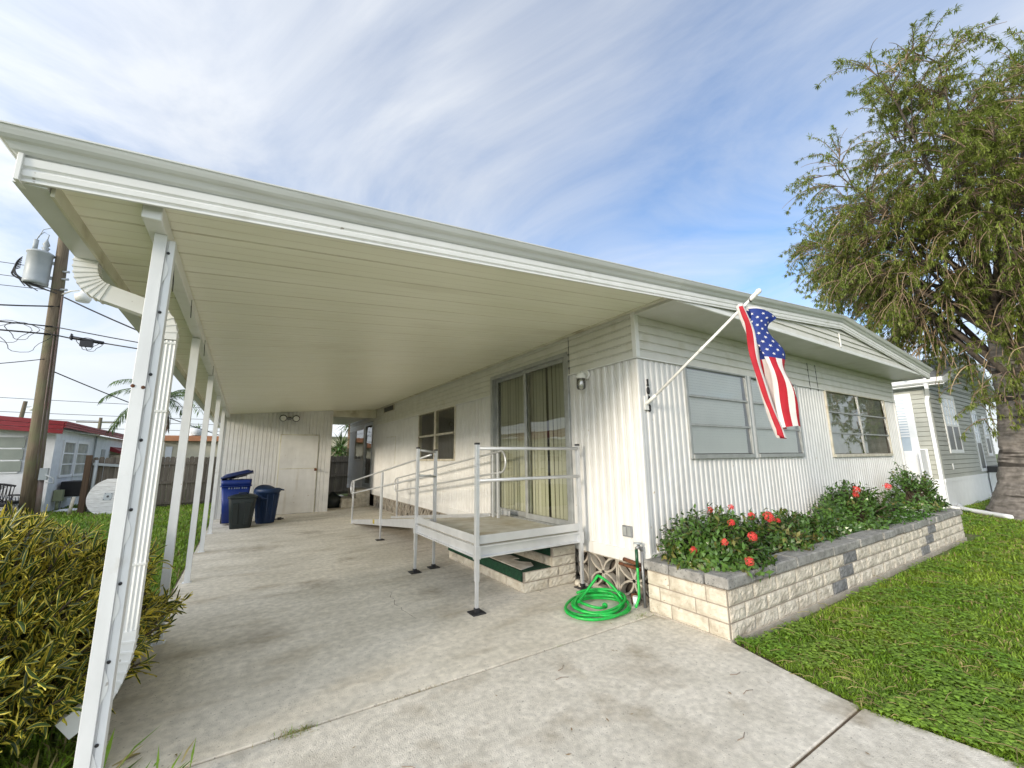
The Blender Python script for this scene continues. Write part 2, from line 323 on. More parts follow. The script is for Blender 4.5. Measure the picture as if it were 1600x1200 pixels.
# ---------------------------------------------------------------- mobile home
HX0, HX1, HY, HYB = 3.70, 12.15, 3.10, 18.6
ZB, ZS, ZT = .50, 2.67, 3.19
home = thing('mobile_home', (HX0, HY, 0), 'long white corrugated mobile home with a low gable front and the attached carport', 'mobile home')
RIB = [(0, 0), (.018, 0), (.030, .009), (.052, .011), (.074, .009), (.086, 0), (.093, 0), (.0965, -.005), (.10, 0)]
def corrugated(mb, u0, u1, z0, z1, opens, fn, pitch=.10):
    us = []
    k = 0
    while u0+k*pitch < u1+pitch:
        for a, h in RIB[:-1]:
            u = u0+k*pitch+a*pitch/.10
            if u <= u1: us.append((u, h))
        k += 1
    us.append((u1, 0))
    def hgt(u):
        t = ((u-u0) % pitch)/pitch*.10
        for (a, h), (b, i) in zip(RIB, RIB[1:]):
            if a <= t <= b: return h+(i-h)*(t-a)/(b-a)
        return 0
    for (a, b, c, d) in opens:
        us += [(a, hgt(a)), (b, hgt(b))]
    us = sorted(set(us))
    for (a, h), (b, i) in zip(us, us[1:]):
        if b-a < 1e-5: continue
        m = (a+b)/2; segs = [(z0, z1)]
        for (oa, ob, oz0, oz1) in opens:
            if oa < m < ob:
                ns = []
                for s0, s1 in segs:
                    if oz0 > s0: ns.append((s0, min(oz0, s1)))
                    if oz1 < s1: ns.append((max(oz1, s0), s1))
                segs = ns
        for s0, s1 in segs:
            mb.add([fn(a, h, s0), fn(b, i, s0), fn(b, i, s1), fn(a, h, s1)], [(0, 1, 2, 3)])
W1 = (4.57, 5.96, 1.54, 2.67); W2 = (6.09, 7.44, 1.54, 2.67); W3 = (8.60, 11.44, 1.52, 2.67)
SW = (8.0, 10.15, 1.52, 2.65); SD = (4.32, 6.40, .60, 2.97); RD = (14.8, 15.85, .60, 2.80); RW = (16.05, 17.4, 1.55, 2.68)
fw = MB(); corrugated(fw, HX0, HX1, ZB+.02, ZS, [W1, W2, W3], lambda u, h, z: (u, HY-h, z))
fw.build('front_wall', white_siding, home)
sw = MB(); corrugated(sw, HY, HYB, ZB+.02, ZS, [SW, SD, RD, RW], lambda u, h, z: (HX0-h, u, z), .118)
sw.build('side_wall', white_siding, home)
ew = MB(); corrugated(ew, HY, HYB, ZB+.02, ZT, [], lambda u, h, z: (HX1+h, u, z)); ew.build('far_wall', white_siding, home)
ew = MB(); ew.box(HX0, HX1, HYB, HYB+.02, ZB, ZT+.1); ew.build('back_wall', white_siding, home)
# inner lining so that nothing is seen through
il = MB(); il.box(HX0+.35, HX1-.1, HY+.35, HYB-.1, ZB, 3.1); il.build('room', interior, home)
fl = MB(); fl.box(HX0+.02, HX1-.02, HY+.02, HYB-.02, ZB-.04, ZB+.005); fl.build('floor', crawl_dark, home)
# lap siding
def laps(mb, u0, u1, z0, z1, n, fn, opens=()):
    hh = (z1-z0)/n
    cuts = [u0]+[c for o in opens for c in o[:2]]+[u1]; cuts.sort()
    for a, b in zip(cuts, cuts[1:]):
        m = (a+b)/2
        for k in range(n):
            za, zb = z0+k*hh, z0+(k+1)*hh
            if any(o[0] < m < o[1] and za < o[3]-.02 for o in opens): continue
            mb.add([fn(a, .024, za), fn(b, .024, za), fn(b, .020, za+hh*.72), fn(a, .020, za+hh*.72)], [(0, 1, 2, 3)])
            mb.add([fn(a, .020, za+hh*.72), fn(b, .020, za+hh*.72), fn(b, .007, za+hh*.86), fn(a, .007, za+hh*.86)], [(0, 1, 2, 3)])
            mb.add([fn(a, .007, za+hh*.86), fn(b, .007, za+hh*.86), fn(b, .007, zb), fn(a, .007, zb)], [(0, 1, 2, 3)])
            mb.add([fn(a, .007, zb), fn(b, .007, zb), fn(b, .024, zb), fn(a, .024, zb)], [(0, 1, 2, 3)])
lp = MB(); laps(lp, HX0-.02, HX1+.02, ZS, ZT, 5, lambda u, h, z: (u, HY-h, z)); lp.build('lap_siding', lap_siding, home)
lp = MB(); laps(lp, HY-.02, HYB, ZS, 3.26, 6, lambda u, h, z: (HX0-h, u, z), [SD, RD]); lp.build('lap_siding', lap_siding, home)
# seams in the lap siding
sm = MB()
for b_ in ((8.02, 8.026, HY-.0265, HY-.02, ZS-.05, ZT-.10), (8.32, 8.326, HY-.0265, HY-.02, ZS-.05, ZT-.10), (HX0-.0265, HX0-.02, 4.25, 4.256, ZS, 3.22)):
    sm = MB(); sm.box(*b_); sm.build('siding_seam', black_paint, home)
# a thin white metal moulding under the lap siding
for nm, b in (('drip_edge', (HX0-.03, HX1+.03, HY-.034, HY-.022, ZS-.014, ZS-.002)), ('drip_edge', (HX0-.034, HX0-.022, HY-.03, SD[0], ZS-.014, ZS-.002)), ('drip_edge', (HX0-.034, HX0-.022, SD[1], RD[0], ZS-.014, ZS-.002))):
    q = MB(); q.box(*b); q.build(nm, white_metal, home)
ct = MB(); ct.box(HX0-.034, HX0+.03, HY-.034, HY+.03, ZS-.0, ZT+.04); ct.build('corner_trim', white_metal, home, bevel=.006)
ct = MB(); ct.box(HX0-.018, HX0+.03, HY-.018, HY+.03, ZB-.03, ZS-.016); ct.build('corner_trim', white_siding, home, bevel=.012, seg=2)
ct = MB(); ct.box(HX1-.02, HX1+.03, HY-.03, HY+.02, ZB-.03, ZT); ct.build('corner_trim', white_siding, home, bevel=.01)
bt = MB(); bt.box(HX0-.022, HX0+.02, HY-.03, HYB, ZB-.11, ZB+.024); bt.build('base_trim', white_siding, home, bevel=.004)
bt = MB(); bt.box(HX0+.021, HX1+.02, HY-.028, HY+.02, ZB-.11, ZB+.024); bt.build('base_trim', white_siding, home, bevel=.004)
# breeze-block skirt
def breeze_skirt():
    mb = MB(); bw, bh = .46, .39
    y = HY+.02; X = HX0+.01
    while y < 14.2:
        cy, cz = y+bw/2, bh/2
        for (a0, a1, b0, b1) in ((y, y+bw, 0, .018), (y, y+bw, bh-.018, bh), (y, y+.02, .018, bh-.018), (y+bw-.02, y+bw, .018, bh-.018)):
            mb.box(X, X+.09, a0, a1, b0, b1)
        for (my, mz, st) in ((cy, 0, 0), (cy, bh, math.pi), (y, cz, -math.pi/2), (y+bw, cz, math.pi/2)):
            pts = []
            for k in range(11):
                t = st+math.pi*k/10
                pts.append((X+.045, my+math.cos(t)*bw*.49, mz+math.sin(t)*bh*.49))
            mb.sweep(pts, [(-.011, -.04), (.011, -.04), (.011, .04), (-.011, .04)], up=(1, 0, 0))
        y += bw+.008
    return mb
breeze_skirt().build('breeze_block_skirt', breeze, home)
bk = MB(); bk.box(HX0+.14, HX0+.16, HY+.02, HYB, -.04, ZB-.04); bk.box(HX0+.16, HX1, HY+.05, HY+.07, -.04, ZB-.04); bk.build('crawl_backing', crawl_dark, home)  # dark backing sheets, coloured to stand in for shade behind the open blocks
# --- windows
def window_front(w, cols, blind_m, glass_m, rows=3, name='window'):
    x0, x1, z0, z1 = w; yo = HY-.035
    f_ = MB(); t = .035
    f_.box(x0-t, x0+.004, yo, HY+.06, z0-t, z1); f_.box(x1-.004, x1+t, yo, HY+.06, z0-t, z1)
    f_.box(x0+.004, x1-.004, yo-.012, HY+.06, z0-t, z0+.02); f_.box(x0+.004, x1-.004, yo, HY+.06, z1-.02, z1)
    fo = f_.build(name, win_metal if cols == 1 else frame_cream, home, bevel=.003)
    fr = MB(); wc = (x1-x0)/cols; p = MB()
    for c in range(cols):
        a, b = x0+c*wc+(.012 if c else .004), x0+(c+1)*wc-(.012 if c < cols-1 else .004)
        if c: fr.box(x0+c*wc-.011, x0+c*wc+.011, yo+.004, HY+.05, z0+.02, z1-.02)
        hh = (z1-z0-.04)/rows
        for k in range(rows):
            za, zb = z0+.02+k*hh, z0+.02+(k+1)*hh
            if k: fr.box(a, b, yo+.006, yo+.034, za-.013, za+.013)
            fr.box(a, a+.022, yo+.012, yo+.03, za+.013, zb-.013); fr.box(b-.022, b, yo+.012, yo+.03, za+.013, zb-.013)
            p.add([(a+.02, yo+.014, za+.008), (b-.02, yo+.014, za+.008), (b-.02, yo+.026, zb-.008), (a+.02, yo+.026, zb-.008)], [(0, 1, 2, 3)])
    fr.build('sash', win_metal, fo); p.build('pane', glass_m, fo)
    bl = MB(); n = 30
    for k in range(n):
        za = z0+.03+(z1-z0-.06)*k/n; bl.add([(x0+.01, HY+.018, za), (x1-.05, HY+.018, za), (x1-.05, HY+.022, za+(z1-z0-.06)/n), (x0+.01, HY+.022, za+(z1-z0-.06)/n)], [(0, 1, 2, 3)])
    bl.build('blind', blind_m, fo)
    bx = MB(); bx.box(x0-.02, x1+.02, HY+.10, HY+.12, z0-.05, z1+.05); bx.build('reveal', interior, fo)
    return fo
window_front(W1, 1, blind, pane_glass); window_front(W2, 1, blind, pane_glass); window_front(W3, 2, blind_dark, dark_glass)
mu = MB(); mu.box(W1[1]+.036, W2[0]-.036, HY-.03, HY+.02, 1.5, 2.66); mu.build('mullion', white_siding, home, bevel=.004)
def window_side(w, cols, rows, blind_m, glass_m, fm, vertical=True):
    y0, y1, z0, z1 = w; xo = HX0-.03; t = .03
    f_ = MB(); f_.box(xo, HX0+.06, y0-t, y0+.004, z0-t, z1+t); f_.box(xo, HX0+.06, y1-.004, y1+t, z0-t, z1+t)
    f_.box(xo-.01, HX0+.06, y0+.004, y1-.004, z0-t, z0+.015); f_.box(xo, HX0+.06, y0+.004, y1-.004, z1-.015, z1+t)
    fo = f_.build('window', fm, home, bevel=.003); fr = MB(); p = MB(); wc = (y1-y0)/cols; hh = (z1-z0)/rows
    for c in range(1, cols): fr.box(xo+.002, HX0+.05, y0+c*wc-.05, y0+c*wc+.05, z0+.015, z1-.015)
    for k in range(1, rows):
        for c in range(cols): fr.box(xo+.006, HX0+.02, y0+c*wc+.05, y0+(c+1)*wc-.05, z0+k*hh-.022, z0+k*hh+.022)
    for c in range(cols): p.add([(xo+.022, y0+c*wc+.004, z0), (xo+.022, y0+(c+1)*wc-.004, z0), (xo+.022, y0+(c+1)*wc-.004, z1), (xo+.022, y0+c*wc+.004, z1)], [(3, 2, 1, 0)])
    fr.build('sash', fm, fo); p.build('pane', glass_m, fo)
    bl = MB(); y = y0+.02
    while y < y1-.06:
        bl.add([(HX0+.05, y, z0), (HX0+.085, y+.085, z0), (HX0+.085, y+.085, z1), (HX0+.05, y, z1)], [(3, 2, 1, 0)]); y += .078
    bl.build('blind', blind_m, fo)
    bx = MB(); bx.box(HX0+.13, HX0+.15, y0-.03, y1+.03, z0-.03, z1+.03); bx.build('reveal', interior, fo)
    return fo
window_side(SW, 2, 2, blind_dark, door_glass, frame_cream)
window_side(RW, 1, 1, blind_dark, dark_glass, frame_cream)
# --- sliding glass door
y0, y1, z0, z1 = SD; xo = HX0-.035
f_ = MB(); f_.box(xo, HX0+.10, y0-.04, y0+.03, z0-.03, z1+.03); f_.box(xo, HX0+.10, y1-.03, y1+.04, z0-.03, z1+.03); f_.box(xo, HX0+.10, y0+.03, y1-.03, z1-.03, z1+.03); f_.box(xo-.03, HX0+.10, y0+.03, y1-.03, z0-.04, z0+.035)
sd = f_.build('sliding_door', win_metal, home, bevel=.003); ym = (y0+y1)/2+.02
f_ = MB()
for (a, b, x) in ((y0+.03, ym+.035, HX0-.005), (ym-.035, y1-.03, HX0+.04)):
    f_.box(x, x+.035, a, a+.06, z0+.036, z1-.031); f_.box(x, x+.035, b-.06, b, z0+.036, z1-.031); f_.box(x, x+.035, a+.06, b-.06, z0+.036, z0+.11); f_.box(x, x+.035, a+.06, b-.06, z1-.09, z1-.031)
f_.build('sash', win_metal, sd, bevel=.003)
p = MB()
for (a, b, x) in ((y0+.09, ym-.025, HX0+.012), (ym+.025, y1-.09, HX0+.057)): p.add([(x, a, z0+.11), (x, b, z0+.11), (x, b, z1-.09), (x, a, z1-.09)], [(3, 2, 1, 0)])
p.build('pane', door_glass, sd)
c = MB(); gaps = [(4.93, .05), (4.80, .02)]
y = y0+.05; i = 0
while y < y1-.08:
    wv = .085
    for (gy, gw) in gaps:
        if abs(y-gy) < .04: y += gw
    dx = .003*(i % 3)
    c.add([(HX0+.095+dx, y, z0+.05), (HX0+.107-dx, y+wv, z0+.05), (HX0+.107-dx, y+wv, z1), (HX0+.095+dx, y, z1)], [(3, 2, 1, 0)]); y += wv; i += 1
c.build('curtain', curtain, sd)
bx = MB(); bx.box(HX0+.23, HX0+.25, y0-.05, y1+.05, z0-.05, z1+.05); bx.build('reveal', interior, sd)
h_ = MB(); h_.box(HX0-.03, HX0-.006, ym-.02, ym+.005, 1.50, 1.75); h_.build('handle', win_metal, sd, bevel=.004)
# --- rear door, louvre vent, outlet, hatch outline
y0, y1, z0, z1 = RD
f_ = MB(); f_.box(HX0-.03, HX0+.05, y0-.04, y0+.05, z0-.02, z1+.05); f_.box(HX0-.03, HX0+.05, y1-.05, y1+.04, z0-.02, z1+.05); f_.box(HX0-.03, HX0+.05, y0+.05, y1-.05, z1-.06, z1+.05); f_.box(HX0-.02, HX0+.05, y0+.05, y1-.05, z0-.02, z0+.10)
rd = f_.build('storm_door', win_metal, home)
p = MB()
for k in range(7): p.add([(HX0+.002, y0+.05, z0+.10+k*.285), (HX0+.002, y1-.05, z0+.10+k*.285), (HX0+.016, y1-.05, z0+.38+k*.285), (HX0+.016, y0+.05, z0+.38+k*.285)], [(3, 2, 1, 0)])
p.build('pane', dark_glass, rd)
bx = MB(); bx.box(HX0+.10, HX0+.12, y0, y1, z0, z1+.05); bx.build('reveal', interior, rd)
v = MB()
for b in ((12.3, 12.34), (13.36, 13.40)): v.box(HX0-.05, HX0-.026, *b, 3.0, 3.18)
for b in ((3.0, 3.015), (3.165, 3.18)): v.box(HX0-.05, HX0-.026, 12.34, 13.36, *b)
vo = v.build('vent', frame_cream, home); v = MB(); v.box(HX0-.034, HX0-.0265, 12.34, 13.36, 3.015, 3.165)
for k in range(5): v.bar((HX0-.04, 12.34, 3.03+k*.03), (HX0-.04, 13.36, 3.03+k*.03), .012, .006)
v.build('louvre', screen_dark, vo)
q = MB(); q.box(HX0-.03, HX0-.014, 3.30, 3.44, .66, .78); oo = q.build('outlet_cover', pipe_grey, home, bevel=.003)
q = MB(); q.box(HX0-.036, HX0-.0305, 3.315, 3.362, .675, .765); q.box(HX0-.036, HX0-.0305, 3.378, 3.425, .675, .765); q.build('outlet_flap', win_metal, oo, bevel=.002)
q = MB(); q.box(HX0-.02, HX0-.013, 12.1, 12.112, 1.4, 2.2); q.box(HX0-.02, HX0-.013, 12.1, 13.0, 2.2, 2.212); q.build('hatch_seam', beam_metal, home)
# --- roof of the home, soffit, gable
FY = 2.50; SLP = .086
XR = 7.93; XL, XRE = -.93, 12.40
def fz(x): return 2.755+SLP*(min(x, XR)+.93) - (max(x-XR, 0)*.089)
ZSOF = 3.17
sf = MB(); sf.box(HX0-.02, XRE-.12, FY+.02, HY+.02, ZSOF, ZSOF+.03); sf.build('soffit', lap_siding, home)
q = MB(); q.box(HX0-.02, XRE-.12, FY+.005, FY+.03, ZSOF-.02, ZSOF+.03); q.build('soffit_trim', white_metal, home, bevel=.004)
gp = MB(); n = 4; zg0 = ZSOF+.03; ztop = fz(XR)+.02
for k in range(n):
    za, zb = zg0+(ztop-zg0)*k/n, zg0+(ztop-zg0)*(k+1)/n
    def xl(z): return max(HX0, (z-2.755-.02)/SLP-.93)
    def xr(z): return XR+(fz(XR)+.02-z)/.089
    gp.add([(xl(za), FY+.012, za), (xr(za), FY+.012, za), (min(xr(za), max(xr(zb), XR)), FY+.03, zb), (max(xl(za), min(xl(zb), XR)), FY+.03, zb)], [(0, 1, 2, 3)])
    gp.add([(max(xl(za), min(xl(zb), XR)), FY+.03, zb), (min(xr(za), max(xr(zb), XR)), FY+.03, zb), (min(xr(za), max(xr(zb), XR)), FY+.012, zb), (max(xl(za), min(xl(zb), XR)), FY+.012, zb)], [(0, 1, 2, 3)])
gp.build('gable_panel', lap_siding, home)
gv = MB(); gv.bar((7.85, FY+.006, 3.22), (7.85, FY+.006, 3.44), .03, .012, up=(0, 1, 0)); gv.build('gable_vent', white_metal, home)
PROF = [(0, 0), (-.014, 0), (-.014, .009), (-.006, .013), (-.006, .018), (-.018, .026), (-.020, .050), (-.010, .060), (-.010, .064), (-.020, .073), (-.023, .108), (-.006, .118), (-.008, .122), (-.030, .128), (-.050, .142), (-.064, .166), (-.074, .180), (-.094, .188), (-.112, .204), (-.126, .230), (-.134, .250), (-.142, .254), (-.142, .266), (-.120, .267), (.05, .267)]
PROF = PROF[:13]+[(a*.66, .118+(b-.122)*.62) for a, b in PROF[13:]]
def fascia(mb, xs, part):
    idx = range(0, 13) if part == 'f' else range(12, len(PROF))
    pr = [PROF[i] for i in idx]; b = len(mb.v); n_ = len(pr)
    for x in xs:
        for (dy, dz) in pr:
            x2 = x+dy if (x == XL and part == 'g') else x; mb.v.append((x2, FY+dy, fz(x)+dz))
    for i in range(len(xs)-1):
        for j in range(n_-1): mb.f.append((b+i*n_+j, b+i*n_+j+1, b+(i+1)*n_+j+1, b+(i+1)*n_+j)); mb.m.append(0); mb.smooth.append(False)
for pt, nm in (('f', 'fascia'), ('g', 'gutter')):
    q = MB(); fascia(q, [HX0+.006, 5, 6.5, XR-.03, XR, XR+.03, 9.5, 11, XRE], pt); q.build(nm, white_metal if pt == 'f' else gutter_metal, home)
q = MB(); q.prism([(XRE+.001, FY+a, fz(XRE)+b) for a, b in PROF[:-1]]+[(XRE+.001, FY+.05, fz(XRE)+.26), (XRE+.001, FY+.05, fz(XRE))], (.008, 0, 0)); q.build('fascia_end', white_metal, home)
rf = MB()
rf.add([(HX0, FY+.03, fz(HX0)+.24), (XR, FY+.03, fz(XR)+.24), (XR, HYB+.3, fz(XR)+.24), (HX0, HYB+.3, fz(HX0)+.24)], [(0, 1, 2, 3)])
rf.add([(XR, FY+.03, fz(XR)+.24), (XRE, FY+.03, fz(XRE)+.24), (XRE, HYB+.3, fz(XRE)+.24), (XR, HYB+.3, fz(XR)+.24)], [(0, 1, 2, 3)])
rf.add([(HX0, HYB+.02, 3.1), (XRE, HYB+.02, 3.1), (XRE, HYB+.02, fz(XRE)+.24), (XR, HYB+.02, fz(XR)+.24), (HX0, HYB+.02, fz(HX0)+.24)], [(0, 1, 2, 3, 4)])
rf.build('roof', white_metal, home)
q = MB(); q.box(HX1, XRE, HY, HYB, 3.14, 3.17); q.build('soffit', lap_siding, home)
q = MB(); q.box(XRE-.02, XRE, HY-.5, HYB, 3.14, 3.40); q.build('eave_fascia', white_metal, home)

# ---------------------------------------------------------------- carport
carport = thing('carport', (-.5, 2.7, 0), 'white aluminium carport roof on slim posts along the left side of the mobile home', 'carport')
def cz(x): return 2.80+.0905*(x+.90)
CYB = 14.3
cp = MB(); y = FY+.02; k = 0
while y < CYB:
    yb = min(y+.302, CYB)
    for (a, b, h0, h1) in ((y, y+.006, 0, .006), (y+.006, y+.018, .006, 0), (y+.018, yb, 0, 0)):
        cp.add([(-.86, a, cz(-.86)+h0), (HX0-.005, a, cz(HX0)+h0), (HX0-.005, b, cz(HX0)+h1), (-.86, b, cz(-.86)+h1)], [(3, 2, 1, 0)], 1 if b-a < .1 else 0)
    for off in (.10, .20):
        if y+off+.004 < yb: cp.add([(-.86, y+off, cz(-.86)-.0015), (HX0-.005, y+off, cz(HX0)-.0015), (HX0-.005, y+off+.004, cz(HX0)-.0015), (-.86, y+off+.004, cz(-.86)-.0015)], [(3, 2, 1, 0)], 1)
    y = yb if yb == CYB else y+.304; k += 1
cp.build('ceiling_panel', [ceiling_metal, mat('seam_metal', (.74, .72, .57), .5, (.64, .60, .46), 3)], carport)
rt = MB(); rt.add([(-1.0, FY-.02, cz(-1)+.16), (HX0, FY-.02, cz(HX0)+.16), (HX0, 19, cz(HX0)+.16), (-1.0, 19, cz(-1)+.16)], [(0, 1, 2, 3)]); rt.build('roof_panel', white_metal, carport)
for pt, nm in (('f', 'fascia'), ('g', 'gutter')):
    q = MB(); fascia(q, [XL, 0, 1.2, 2.4, HX0+.004], pt); q.build(nm, white_metal if pt == 'f' else gutter_metal, carport)
# end caps at the left corner
q = MB(); q.prism([(XL-.010, FY-.03, fz(XL)-.004), (XL-.010, FY-.03, fz(XL)+.124), (XL-.010, FY+.05, fz(XL)+.124), (XL-.010, FY+.05, fz(XL)-.004)], (.018, 0, 0)); q.build('end_cap', white_metal, carport, bevel=.002)
sg = MB()   # side gutter along the left edge, mitred into the front one
sp0 = [(-.02, 0), (.085, 0), (.085, .10), (.078, .10), (.078, .008), (-.02, .008)]
sg.prism([(XL+a_, FY+.001, 2.752+b_) for a_, b_ in sp0], (0, 16.4, 0))
pr = [PROF[i] for i in range(12, len(PROF))]; b = len(sg.v); n_ = len(pr)
for (ys, f_) in ((FY, 1), (19, 0)):
    for dy, dz in pr: sg.v.append((XL+dy, ys+dy*f_, fz(XL)+dz))
for j in range(n_-1): sg.f.append((b+j, b+n_+j, b+n_+j+1, b+j+1)); sg.m.append(0); sg.smooth.append(False)
sg.add([(XL-.008, FY+.02, 2.755), (XL-.008, 19, 2.755), (XL-.008, 19, 2.88), (XL-.008, FY+.02, 2.88)], [(0, 1, 2, 3)])
sg.build('side_gutter', gutter_metal, carport)
q = MB(); q.box(-.842, -.828, FY+.03, CYB, 2.735, cz(-.85)+.02); q.build('edge_beam', beam_metal, carport)
q = MB(); q.box(-.535, -.455, FY+.04, CYB-.3, 2.745, cz(-.54)-.002); q.build('beam', white_metal, carport, bevel=.004)
q = MB(); q.box(HX0-.09, HX0-.027, FY+.03, HYB, 3.195, 3.24); q.build('wall_hanger', beam_metal, carport, bevel=.004)
# slim posts
def slim_post(y):
    mb = MB(); x = -.5
    mb.box(x-.032, x+.032, y-.030, y-.024, 0, 2.73); mb.box(x-.032, x-.026, y-.024, y+.03, 0, 2.73); mb.box(x+.026, x+.032, y-.024, y+.03, 0, 2.73); mb.box(x-.026, x+.026, y+.012, y+.016, 0, 2.73)
    mb.box(x-.05, x+.05, y-.045, y+.045, 0, .006)
    return mb
for y in (4.95, 7.10, 9.25, 11.40): slim_post(y).build('post', post_metal, carport)
# the near corner post: two channels with a scalloped web between them
cpst = MB(); py = 2.72
cpst.box(-.502, -.449, py-.030, py-.024, 0, 2.74); cpst.box(-.502, -.497, py-.024, py+.035, 0, 2.74); cpst.box(-.454, -.449, py-.024, py+.035, 0, 2.74)
cpst.box(-.441, -.414, py-.018, py-.012, 0, 2.72); cpst.box(-.441, -.437, py-.012, py+.035, 0, 2.72); cpst.box(-.418, -.414, py-.012, py+.04, 0, 2.72)
cpst.box(-.449, -.441, py-.012, py-.008, 0, 2.72)
cp_o = cpst.build('post', post_metal, carport, bevel=.004, seg=2)
z = .16
while z < 2.6:
    sc = MB(); pts = []
    for k in range(9):
        t = k/8; pts.append((-.446+.018*math.sin(math.pi*t)**1.5, py-.0215, z+.15*t))
    sc.prism([(-.448, py-.0215, z)]+pts[1:-1]+[(-.448, py-.0215, z+.15)], (0, .003, 0)); sc.build('scallop', white_metal, cp_o)
    sc = MB(); sc.lathe((-.438, py-.020, z+.175), [(.001, -.008), (.006, -.005), (.0075, 0), (.006, .005), (.001, .008)], 8, sy=.4); sc.build('rivet', black_paint, cp_o); z += .33
for (x, z) in ((-.497, 1.92), (-.457, 1.915)):
    rs = MB(); rs.lathe((x, py-.031, z), [(.001, -.009), (.007, -.006), (.009, 0), (.007, .006), (.001, .009)], 10, sy=.3); rs.build('rusty_screw', rust, cp_o)
# downspout with corrugated elbows
def rect_prof(w, d):
    pr = []; n = 5
    for i in range(n*2): pr.append((-w/2+w*i/(n*2), -d/2+(.004 if i % 2 else 0)))
    for i in range(n*2): pr.append((w/2-(.004 if i % 2 else 0), -d/2+d*i/(n*2)))
    for i in range(n*2): pr.append((w/2-w*i/(n*2), d/2-(.004 if i % 2 else 0)))
    for i in range(n*2): pr.append((-w/2+(.004 if i % 2 else 0), d/2-d*i/(n*2)))
    return pr
def bend(p0, p1, p2, n=9):
    p0, p1, p2 = Vector(p0), Vector(p1), Vector(p2); return [p0*(1-t)**2+p1*2*t*(1-t)+p2*t*t for t in [k/n for k in range(n+1)]]
dsy = 3.35
path1 = [(-.905, dsy, 2.765)]+bend((-.905, dsy, 2.74), (-.905, dsy, 2.58), (-.78, dsy, 2.56))+[(-.66, dsy, 2.525)]+bend((-.58, dsy, 2.50), (-.482, dsy-.03, 2.45), (-.482, dsy-.05, 2.30), 6)
pathv = [(-.482, dsy-.05, 2.30), (-.482, dsy-.05, .62)]
path2 = bend((-.482, dsy-.05, .62), (-.482, dsy-.05, .40), (-.56, dsy-.05, .27), 8)+[(-.67, dsy-.05, .19)]
RP = [(-.052, -.042), (.052, -.042), (.052, .042), (-.052, .042)]
ds = MB(); ds.sweep(path1, RP, up=(0, 1, 0)); ds.sweep(pathv, rect_prof(.10, .08), up=(0, 1, 0)); ds.sweep(path2, RP, up=(0, 1, 0))
# crimps of the elbows and joint bands
for pth in (path1, path2):
    for i in range(1, len(pth)-1):
        a, b = Vector(pth[i-1]), Vector(pth[i+1])
        if (a-b).length < .12: ds.sweep([Vector(pth[i])-(b-a).normalized()*.005, Vector(pth[i])+(b-a).normalized()*.005], [(-.056, -.046), (.056, -.046), (.056, .046), (-.056, .046)], up=(0, 1, 0))
for z in (2.29, 1.86, .98): ds.sweep([(-.482, dsy-.05, z), (-.482, dsy-.05, z-.012)], [(-.0535, -.0435), (.0535, -.0435), (.0535, .0435), (-.0535, .0435)], up=(0, 1, 0))
ds.build('downspout', white_metal, carport)
# stray wires hanging from the beam
for i, (y, l) in enumerate(((2.95, .45), (3.9, .25), (5.2, .3), (6.6, .22))):
    q = MB(); q.tube([(-.455, y+.10*math.sin(3*t)*l*3, 2.74+.05-l*math.sin(t*math.pi)*.5) for t in [k/10 for k in range(11)]], .0025, 4); q.build('loose_wire', cable_black, carport)

# ---------------------------------------------------------------- storage shed
shed = thing('storage_shed', (.8, 14, 0), 'white ribbed storage shed with a flush door closing the back of the carport', 'shed')
SY = 14.0; sx0, sx1 = -.62, 2.23
wl = MB()
x = sx0
while x < sx1-.01:
    xb = min(x+.10, sx1)
    for a, b, h, i in ((x, x+.008, -.006, -.006), (x+.008, x+.014, -.006, .006), (x+.014, xb-.006, .006, .006), (xb-.006, xb, .006, -.006)):
        wl.add([(a, SY-h, 0), (b, SY-i, 0), (b, SY-i, cz(b)), (a, SY-h, cz(a))], [(0, 1, 2, 3)])
    x = xb
wl.box(sx1-.01, sx1+.01, SY+.0, 19, 0, cz(sx1)); wl.box(sx0-.01, sx0+.01, SY, 19, 0, cz(sx0))
wl.build('wall', white_siding, shed)
q = MB(); q.box(sx0-.02, sx0+.06, SY-.018, SY-.007, 0, cz(sx0)); q.build('corner_trim', white_siding, shed, bevel=.003); q = MB(); q.box(sx1-.05, sx1+.012, SY-.018, SY-.007, 0, cz(sx1)-.01); q.build('corner_trim', white_siding, shed, bevel=.003)
dr = MB(); dr.box(.86, 1.86, SY-.022, SY-.007, .02, 2.28)
for x in [.96+.1*k for k in range(9)]: dr.box(x, x+.006, SY-.0245, SY-.022, .03, 1.28); dr.box(x, x+.006, SY-.0245, SY-.022, 1.31, 2.27)
do = dr.build('door', white_siding, shed)
q = MB(); q.box(.835, .858, SY-.014, SY-.006, 0, 2.31); q.box(1.862, 1.885, SY-.014, SY-.006, 0, 2.31); q.box(.835, 1.885, SY-.014, SY-.006, 2.282, 2.31); q.box(.87, 1.85, SY-.0255, SY-.0225, 1.285, 1.305); q.build('door_trim', beam_metal, do)
q = MB(); q.box(1.80, 1.86, SY-.05, SY-.022, 1.22, 1.30); q.tube([(1.83, SY-.05, 1.25), (1.83, SY-.09, 1.25)], .018, 8); q.tube([(1.83, SY-.095, 1.25), (1.83, SY-.125, 1.25)], .032, 10); q.build('handle', rust, do)
q = MB(); q.box(2.23, HX0-.03, SY+.3, SY+.34, 2.92, 3.22); q.build('header', beam_metal, shed)
q = MB(); q.box(2.24, HX0-.09, SY+.34, 18.9, 3.02, 3.04); q.build('passage_ceiling', ceiling_metal, shed)
